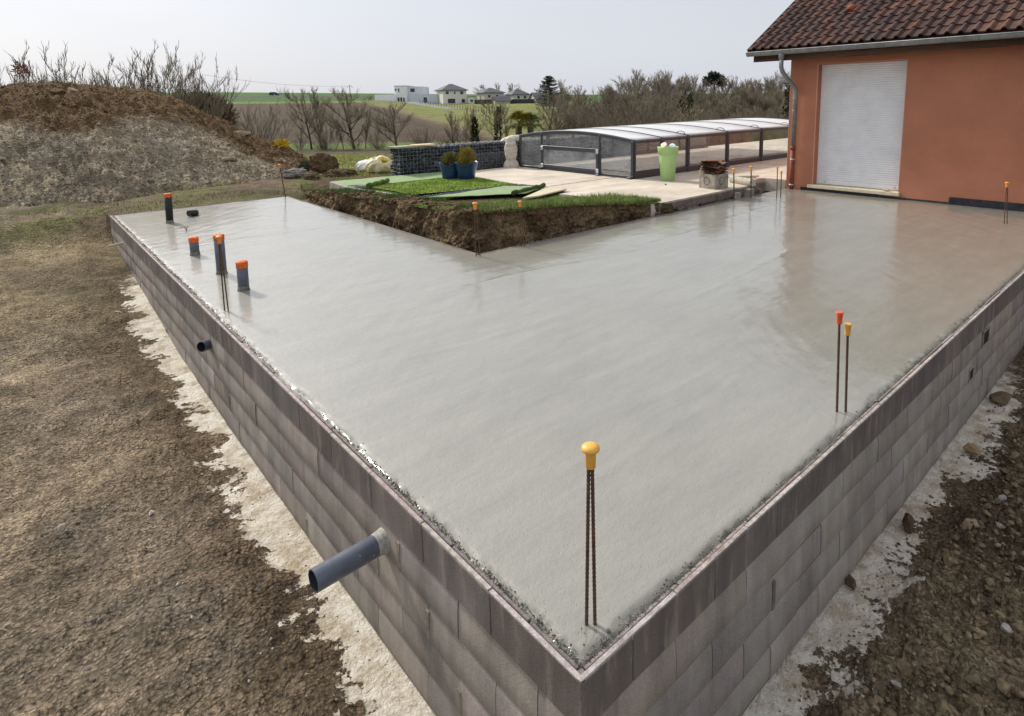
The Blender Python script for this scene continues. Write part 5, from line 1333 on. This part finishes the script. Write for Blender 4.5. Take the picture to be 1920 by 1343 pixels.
for o, h_, s in ((ivy1, 2.0, 5), (ivy2, 2.6, 6)):
    m = leaf_cloud(700, (0, 0, h_*.48/o.scale[2]), .17/o.scale[0], .17/o.scale[0], h_*.5/o.scale[2], .13/o.scale[2], [(.035, .045, .018), (.05, .06, .022), (.025, .035, .015)], s, 'col', .8); m.build('ivy', M_foil, o)
GW = 'leafless trees of the wood behind the pool enclosure'; LW = 'leafless tree among many in the dense wood behind the pool enclosure'
top_pts = ([1050, 1075, 1090, 1120, 1150, 1170, 1185, 1210, 1235, 1255, 1290, 1330, 1360, 1400, 1430, 1460, 1490, 1560], [186, 178, 182, 172, 165, 160, 146, 150, 146, 146, 154, 166, 158, 150, 156, 146, 142, 140])
cnt = 0
for row, (d0, dens) in enumerate(((64, 30), (54, 30), (44, 30), (36, 20))):
    for i in range(dens):
        px_ = 1048+(1560-1048)*(i+RT.random())/dens; d_ = d0+RT.uniform(-4, 4)
        yt = np.interp(px_, *top_pts)-9+(RT.uniform(-6, 14) if row == 0 else RT.uniform(0, 34) if row == 1 else RT.uniform(22, 58) if row == 2 else RT.uniform(50, 80))
        key = RT.choice(('wood1', 'wood2', 'wood2', 'wood1', 'tall')) if row < 2 else RT.choice(('wood1', 'thicket', 'wood2', 'thicket')) if row == 2 else RT.choice(('thicket', 'shrub'))
        place(key, px_, yt, d_, LW, GW, RT.uniform(.75, 1.15) if row < 2 else RT.uniform(1.0, 1.5))
# hedge undergrowth in the mid row
for i in range(9):
    px_ = 560+i*54+RT.uniform(-12, 12); place(RT.choice(('whip', 'thicket')), px_, 254+RT.uniform(-6, 8), 40.8+RT.uniform(-.6, .6), 'low leafless scrub in the hedge line along the brown field', 'low scrub in the hedge line', 1.4)
# shrubs on and behind the mound
for key, px_, yt, d_, wd, lab in (('shrub', 28, 88, 22.5, 1.0, 'bare shrub with red leaves at the far left behind the mound crest'), ('shrub', -40, 96, 22.5, 1., 'bare shrub cut by the left edge of the photo'), ('whip', 95, 128, 23, 1.1, 'low bare bush right of the red leafed shrub'), ('whip', 140, 122, 23, 1.2, 'low bare bush in the middle of the mound crest'), ('whip', 180, 130, 23.5, 1., 'thin bare bush left of the big spreading one'), ('shrub', 245, 86, 24, 1.15, 'biggest bare spreading bush behind the mound crest'), ('thicket', 300, 96, 24.5, .9, 'dense bare bush right of the biggest one behind the mound'), ('shrub', 335, 104, 24.5, .9, 'bare bush with pale twigs near the right of the crest'), ('thicket', 378, 138, 25, .9, 'bare bush at the right end of the bush row on the mound'), ('whip', 60, 140, 23, 1.2, 'low bare twigs beside the red leafed shrub')):
    place(key, px_, yt, d_, lab, None, wd)
x, y = ground_at(61, 22.4); m = leaf_cloud(110, (0, 0, 0), .2, .2, .28, .12, [(.32, .075, .03), (.25, .06, .03)], 3); tag(m.build('red_leaves', M_foil, None, (x, y, 1.95+(207-136)/F_*22.4)), 'cluster of rust red leaves on a bare shrub at far left', 'leaves')
# copper hedge at the right end of the mound
cp = thing('copper_hedge', 'dense rusty brown hedge at the right end of the bush row', 'hedge'); x, y = ground_at(392, 27); cp.location = (x, y, .6); cp.rotation_euler = (0, 0, YAW-math.pi/2)
leaf_cloud(5200, (0, 0, .95), 1.3, .7, 1.05, .16, [(.105, .052, .032), (.08, .045, .03), (.13, .07, .045)], 9, 'egg', .25).build('foliage', M_foil, cp)
m = MB()
for i in range(9): m.tube([((i-4)*.25, 0, -1.2), ((i-4)*.27, .1, 1.2)], .03, 5)
m.build('stem', M_bark, cp)

def conif(label, px, ytop, d, wd, seed, cols):
    H = hgt(px, ytop, d); x, y = ground_at(px, d); o = thing('evergreen_tree', label, 'tree', (x, y, gz1(x, y))); t_ = MB(); t_.tube([(0, 0, -.2), (0, 0, H*.97)], [.2, .03], 7); t_.build('trunk', M_bark, o)
    rnd = random.Random(seed); m = MB()
    for i in range(330):
        f = .12+.87*i/330; z = H*f; L = wd*(1-f)**.6*rnd.uniform(.65, 1.15)+.12; a = rnd.uniform(0, 6.28)
        for j in range(16):
            s = (j+rnd.random())/16; p = Vector((math.cos(a)*L*s, math.sin(a)*L*s, z-.22*L*s+.3*L*s*s)); g = rnd.uniform(.6, 1.4); c = cols[rnd.randrange(len(cols))]
            dv = Vector((math.cos(a)+rnd.gauss(0, .6), math.sin(a)+rnd.gauss(0, .6), rnd.uniform(-.2, .5))).normalized(); e_ = dv.orthogonal().normalized()*.07*H/7; q = .34*H/7
            m.add([p-e_, p+e_, p+dv*q+e_*.3, p+dv*q-e_*.3], [(0, 1, 2, 3)], (c[0]*g, c[1]*g, c[2]*g))
    m.build('crown', M_foil, o); return o
conif('dark cone shaped evergreen standing above the grey roofed house', 1032, 144, 120, 3.6, 3, [(.028, .036, .02), (.04, .045, .024)])
# umbrella pine above the wood
H = hgt(1337, 136, 66); x, y = ground_at(1337, 66); o = thing('evergreen_tree', 'dark pine with layered crown rising above the wood', 'tree', (x, y, gz1(x, y))); m = MB(); m.tube([(0, 0, 0), (.1, 0, H*.6), (0, .1, H*.95)], [.2, .14, .05], 7); m.build('trunk', M_bark, o)
m = MB(); rnd = random.Random(8)
for i, (ox, oz, rx, rz_) in enumerate(((-.5, -.45, .75, .3), (.55, -.6, .65, .3), (-.1, .0, .6, .35), (.25, -.2, .7, .25), (-.7, -.9, .5, .22), (.8, -1.0, .45, .2))):
    q = leaf_cloud(420, (ox*r0[0], ox*r0[1], H-.4+oz), rx, rx, rz_, .22, [(.02, .028, .02), (.028, .036, .022)], 20+i, 'egg', .35); n0 = len(m.v); m.v += q.v; m.f += [tuple(k+n0 for k in f) for f in q.f]; m.c += q.c; m.sm += q.sm
m.build('crown', M_foil, o)
# ivy columns in the wood
for px_, yt, d_, lab in ((1278, 175, 42, 'dark ivy clad stem in the wood, left of two'), (1293, 172, 42, 'dark ivy clad stem in the wood, right of two'), (1474, 150, 40, 'dark ivy clad stem in the wood beside the house corner')):
    H = hgt(px_, yt, d_); x, y = ground_at(px_, d_); o = thing('ivy_stem', lab, 'tree', (x, y, gz1(x, y))); leaf_cloud(520, (0, 0, H*.45), .2, .2, H*.45, .14, [(.028, .042, .016), (.04, .055, .02)], int(px_), 'col', .8).build('ivy', M_foil, o); m = MB(); m.tube([(0, 0, -.1), (0, 0, H*.9)], [.12, .05], 6); m.build('trunk', M_bark, o)
# yellowish bush before the wood
x, y = ground_at(1287, 33); o = thing('pale_bush', 'pale yellow green bush in front of the wood', 'bush', (x, y, gz1(x, y))); leaf_cloud(700, (0, 0, 1.3), 1.1, .9, 1.25, .12, [(.24, .22, .10), (.19, .17, .08), (.28, .2, .14)], 31, 'egg', .3).build('foliage', M_foil, o); m = MB(); m.tube([(0, 0, -.1), (0, 0, 1)], .04, 5); m.build('stem', M_bark, o)
# palm behind the enclosure
def palm(px, ytop, d, label, seed, cols):
    x, y = ground_at(px, d); z0 = gz1(x, y); zt = 1.95+(yh(px)-ytop)/F_*d-.50; o = thing('palm_tree', label, 'palm', (x, y, z0)); m = MB(); m.tube([(0, 0, -.1), (0, 0, zt-z0)], [.13, .11], 10); m.build('trunk', M_bark, o); rnd = random.Random(seed); f_ = MB()
    for i in range(20):
        a = rnd.uniform(0, 6.28); el_ = rnd.uniform(-.35, 1.5); d0 = Vector((math.cos(a)*math.cos(el_), math.sin(a)*math.cos(el_), math.sin(el_))); c = cols[rnd.randrange(len(cols))]; P0 = Vector((0, 0, zt-z0)); P1 = P0+d0*.20; f_.tube([P0, P1], .012, 4, False, c)
        sd_ = d0.cross(Vector((0, 0, 1))); sd_ = sd_.normalized() if sd_.length > .05 else Vector((1, 0, 0)); u_ = sd_.cross(d0)
        for j in range(15):
            t_ = -1.25+2.5*j/14; dv = d0*math.cos(t_)+sd_*math.sin(t_); L = .40*rnd.uniform(.85, 1.1); tip = P1+dv*L+Vector((0, 0, -.10)); w2 = u_*.004+dv.cross(u_)*.022; mid = P1+dv*L*.55; g = rnd.uniform(.75, 1.3)
            f_.add([P1, mid-w2, tip, mid+w2], [(0, 1, 2, 3)], (c[0]*g, c[1]*g, c[2]*g))
    f_.build('fronds', M_foil, o); return o
palm(974, 205, 21.5, 'fan palm with yellowing fronds behind the enclosure, left of two', 3, [(.26, .19, .035), (.17, .16, .035), (.10, .125, .03)])
palm(996, 208, 22.3, 'fan palm with greener fronds behind the enclosure, right of two', 5, [(.09, .12, .03), (.14, .15, .035), (.06, .085, .025)])

# ================================================================== FAR HOUSES
def frame_loc(px, ybase, d):
    x, y = ground_at(px, d); return (x, y, 1.95-(ybase-yh(px))/F_*d)
ZR = YAW-math.pi/2                   # local x to the right in the view, local y away
def win(root, x, z, wd, h, yf, m=M_glassd):
    w2 = MB(); w2.box(x-wd/2-.08, x+wd/2+.08, yf-.05, yf+.02, z-.08, z+h+.08, 0, (.8, .8, .8)); o = w2.build('window', M_render, root)
    p_ = MB(); p_.box(x-wd/2, x+wd/2, yf-.07, yf-.055, z, z+h); p_.build('pane', m, o)
def bx(root, name, m_, x0, x1, y0, y1, z0, z1, col=None):
    q = MB(); q.box(x0, x1, y0, y1, z0, z1, 0, col); return q.build(name, m_, root)
s = 180/F_          # metres per photo pixel at the far houses
WH = (.88, .88, .91); CRM = (.74, .70, .65)
L0 = frame_loc(767, 194, 180); h1 = thing('far_house', 'white flat roofed modern house of stacked boxes on the far slope, leftmost', 'house', L0, ZR)
def hx(px, ref): return (px-ref)*s
X = lambda px: hx(px, 767)
bx(h1, 'wall', M_render, X(709), X(748), 0, 9, -3, 16*s, WH)
bx(h1, 'wall', M_render, X(745), X(768), 0.6, 10, -3, 31*s, WH); bx(h1, 'wall', M_render, X(768)+.01, X(796), 1.6, 10, 14*s, 30*s, (.66, .67, .71)); bx(h1, 'wall', M_render, X(774), X(826), -.4, 8, -3, 15.5*s, (.62, .64, .70))
bx(h1, 'wall', M_render, X(748)+.01, X(774)-.01, .7, 8, -3, 14*s, (.6, .6, .62)); bx(h1, 'terrace_wall', M_render, X(764), X(788), -3, -.41, -3, -4*s, (.66, .65, .62)); bx(h1, 'parapet', M_fence, X(744.5), X(768.5), .55, 10, 31*s, 31*s+.12)
for px_, z_, wd, h_, yf in ((747.5, 23, .5, .5, .6), (753, 20.5, .35, 1, .6), (777, 20, 1.3, 1.05, 1.6), (752, 0.3, .55, 1.6, .6), (757, .3, .55, 1.6, .6), (762, .3, .45, 1.5, .6), (803, .3, 1.05, 1.55, -.4)): win(h1, X(px_), z_*s, wd, h_, yf)
def hip_house(label, px0, px1, ybase, yeave, ytop, d, dep, col=CRM, wins=(), roofm=M_roofg, split=.42, name='far_house', ov=.5):
    c = (px0+px1)/2; L = frame_loc(c, ybase, d); o = thing(name, label, 'house', L, ZR+R(28)); k = d/F_; Wd = (px1-px0)*k*.80; he = (ybase-yeave)*k; hr = (ybase-ytop)*k
    a, b2 = Wd*.40, Wd*.40
    bx(o, 'wall', M_render, -a, a, -b2, b2, -3, he, col)
    r_ = MB(); A, B = a+ov, b2+ov; rl = a*.12
    r_.add([(-A, -B, he), (A, -B, he), (A, B, he), (-A, B, he), (-rl, 0, hr), (rl, 0, hr), (-A, -B, he-.18), (A, -B, he-.18), (A, B, he-.18), (-A, B, he-.18)], [(0, 1, 5, 4), (1, 2, 5), (2, 3, 4, 5), (3, 0, 4), (0, 6, 7, 1), (1, 7, 8, 2), (2, 8, 9, 3), (3, 9, 6, 0), (9, 8, 7, 6)]); r_.build('roof', roofm, o)
    for (face, f, z_, wd, h_) in wins:
        if face == 'F':
            w2 = MB(); x_ = -a+2*a*f; w2.box(x_-wd/2-.08, x_+wd/2+.08, -b2-.05, -b2+.02, z_-.08, z_+h_+.08, 0, (.8, .8, .8)); q = w2.build('window', M_render, o); p_ = MB(); p_.box(x_-wd/2, x_+wd/2, -b2-.075, -b2-.055, z_, z_+h_); p_.build('pane', M_glassd, q)
        else:
            w2 = MB(); y_ = b2-2*b2*f; w2.box(-a-.05, -a+.02, y_-wd/2-.08, y_+wd/2+.08, z_-.08, z_+h_+.08, 0, (.8, .8, .8)); q = w2.build('window', M_render, o); p_ = MB(); p_.box(-a-.075, -a-.055, y_-wd/2, y_+wd/2, z_, z_+h_); p_.build('pane', M_glassd, q)
    return o
hip_house('cream two storey house with dark grey hip roof, second from left on the far slope', 816, 885, 195, 170.5, 159, 180, 9, CRM, (('F', .18, 2.7, .9, .8), ('F', .5, 2.7, .4, .8), ('F', .8, 2.7, .9, .8), ('F', .35, .1, 2.2, 1.3), ('F', .85, .2, 1.0, 1.1), ('L', .45, .6, .4, 2.2)))
o = bpy.data.objects.get('far_house.001')
hip_house('cream house with low grey hip roof behind a bare tree, third from left', 893, 953, 197, 175, 166, 190, 9, (.60, .54, .48), (('F', .25, 2.2, .8, .8), ('F', .65, 2.2, .8, .8), ('L', .5, 1.4, .5, 1.2)))
hip_house('cream house with grey hip roof and two square windows, fourth from left', 948, 998, 198, 178, 168, 185, 9, (.60, .56, .51), (('F', .35, 2.0, .8, .8), ('F', .75, 2.0, .8, .8)))
def gable_house(label, px0, px1, ybase, yeave, ytop, d, col, wins=1):
    c = (px0+px1)/2; L = frame_loc(c, ybase, d); o = thing('far_house', label, 'house', L, ZR+R(20)); k = d/F_; a = (px1-px0)*k*.46; he = (ybase-yeave)*k; hr = (ybase-ytop)*k; b2 = min(3.5, a*.8)
    w2 = MB(); w2.box(-a, a, -b2, b2, -3, he); w2.add([(-a, -b2, he), (-a, b2, he), (-a, 0, hr), (a, -b2, he), (a, b2, he), (a, 0, hr)], [(0, 2, 1), (3, 4, 5), (0, 3, 5, 2), (1, 2, 5, 4)]); w2.c = [col]*len(w2.v); w2.build('wall', M_render, o)
    r_ = MB(); e_ = .4
    for sg_ in (-1, 1):
        r_.add([(-a-e_, sg_*(b2+e_), he-.1), (a+e_, sg_*(b2+e_), he-.1), (a+e_, 0, hr+.12), (-a-e_, 0, hr+.12), (-a-e_, sg_*(b2+e_), he-.25), (a+e_, sg_*(b2+e_), he-.25), (a+e_, 0, hr), (-a-e_, 0, hr)], [(0, 1, 2, 3), (7, 6, 5, 4), (0, 4, 5, 1), (1, 5, 6, 2), (3, 2, 6, 7), (0, 3, 7, 4)])
    r_.build('roof', M_roofg, o)
    if wins: win(o, 0., .3, 1.6, 1.4, -b2)
    return o
gable_house('low pale house with dark grey pitched roof, rightmost on the far slope', 998, 1052, 197, 186, 175, 175, (.55, .52, .47))
gable_house('small pale garage with pitched roof in front of the third far house', 928, 958, 199, 189, 182, 170, (.56, .53, .48), 0)
gable_house('distant house with brown roof half hidden by the wood', 1143, 1185, 196, 190, 178, 160, (.5, .47, .43), 0)
L = frame_loc(889, 197, 178); o = thing('garden_shed', 'little flat roofed annex between the second and third far houses', 'shed', L, ZR); bx(o, 'wall', M_render, -.9, .9, -1.5, 1.5, -2, 2.2, CRM); bx(o, 'roof', M_roofg, -1, 1, -1.6, 1.6, 2.21, 2.35); win(o, .1, .8, .8, .7, -1.5)
for lab, pxa, pxb in (('dark grey wall in front of the third far house', 893, 930), ('dark grey wall in front of the rightmost far houses', 948, 1020)):
    xa, ya_ = ground_at(pxa, 172); xb, yb_ = ground_at(pxb, 172); L = math.hypot(xb-xa, yb_-ya_); o = thing('garden_wall', lab, 'wall', (xa, ya_, gz1(xa, ya_)-.6), math.atan2(yb_-ya_, xb-xa)); m = MB(); m.box(0, L, 0, .25, 0, 1.75); m.build('wall', M_fence, o); m = MB(); m.box(-.03, L+.03, -.03, .28, 1.752, 1.80); m.build('coping', M_roofg, o)
# wire fence descending the slope
fe = thing('wire_fence', 'dark post and wire fence running down the grassy far slope', 'fence'); A_ = (792, 165.); B_ = (935, 92.); prev = None; pm = MB(); wm = MB()
for i in range(30):
    f = i/29; px_ = A_[0]+(B_[0]-A_[0])*f; d_ = A_[1]+(B_[1]-A_[1])*f; x, y = ground_at(px_, d_); z = gz1(x, y)
    q = MB(); q.tube([(x, y, z-.2), (x, y, z+1.25)], .05, 5); q.build('post', M_fence, fe)
    if prev:
        for h_ in (.3, .7, 1.1): wm.tube([(prev[0], prev[1], prev[2]+h_), (x, y, z+h_)], .012, 3, False)
    prev = (x, y, z)
wm.build('wire', M_fence, fe)
k_ = MB()
for i in range(12):
    f = i/12; px_ = 775+(860-775)*f; d_ = 172-40*f; x, y = ground_at(px_, d_); k_.box(x-1.6, x+1.6, y-.15, y+.15, gz1(x, y)-.3, gz1(x, y)+.28, 0, WH, -.4)
tag(k_.build('white_kerb', M_render), 'stepped white kerb below the fence of the white house', 'kerb')
# trees behind far houses
for key, px_, yt, d_, lab, wd in (('round', 915, 160, 215, 'broad bare tree behind the third far house', 1.3), ('tall', 935, 156, 215, 'darker bare tree rising behind the third far house', .9), ('round', 965, 157, 215, 'bare round tree behind the fourth far house', 1.2), ('round', 1012, 160, 200, 'bare tree left of the cone shaped evergreen', 1.1), ('tall', 1062, 150, 90, 'tall bare tree right of the cone shaped evergreen', 1.1), ('tall', 1088, 160, 90, 'thin bare tree at the left fringe of the wood', 1.), ('shrub', 700, 178, 190, 'bare bush left of the white modern house', 1.4), ('shrub', 690, 184, 190, 'small bare bush at far left of the white modern house', 1.2)):
    place(key, px_, yt, d_, lab, None, wd)
# power pole, cable, car
x, y = ground_at(664, 230); z = gz1(x, y); o = thing('power_pole', 'thin power pole with curved crossarm on the far field', 'pole', (x, y, z), ZR); H = 1.95+(yh(664)-163)/F_*230-z; m = MB(); m.tube([(0, 0, -.3), (0, 0, H)], [.16, .12], 6); m.build('mast', M_fence, o); m = MB(); m.tube([(-1.0, 0, H-.7), (-.7, 0, H-.15), (0, 0, H+.25), (.7, 0, H-.15), (1.0, 0, H-.7)], .07, 5); m.build('crossarm', M_fence, o)
m = MB(); x2, y2 = ground_at(395, 150); z2 = 1.95+(yh(395)-143)/F_*150; pts = []
for i in range(21):
    f = i/20; pts.append((x2*(1-f)+x*f, y2*(1-f)+y*f, z2*(1-f)+(z+H)*f-2.2*4*f*(1-f)*.5))
m.tube(pts, .028, 4); tag(m.build('power_cable', M_fence), 'thin power cable sagging across the sky to the far pole', 'cable')
x, y = ground_at(524, 268); z = gz1(x, y); o = thing('parked_car', 'tiny dark car on the road across the far field', 'car', (x, y, z+.1), ZR); m = MB(); m.add([(-2.1, -.85, .3), (2.1, -.85, .3), (2.1, .85, .3), (-2.1, .85, .3), (-2.05, -.85, .9), (2.0, -.85, .85), (2.0, .85, .85), (-2.05, .85, .9), (-1.5, -.7, 1.45), (.6, -.7, 1.45), (.6, .7, 1.45), (-1.5, .7, 1.45)], [(3, 2, 1, 0), (0, 1, 5, 4), (1, 2, 6, 5), (2, 3, 7, 6), (3, 0, 4, 7), (4, 5, 9, 8), (5, 6, 10, 9), (6, 7, 11, 10), (7, 4, 8, 11), (8, 9, 10, 11)]); m.build('body', M_glassd, o)
for wx in (-1.3, 1.3):
    for wy in (-.86, .86): m = MB(); m.tube([(wx, wy-.1, .32), (wx, wy+.1, .32)], .32, 12); m.build('wheel', M_black, o)
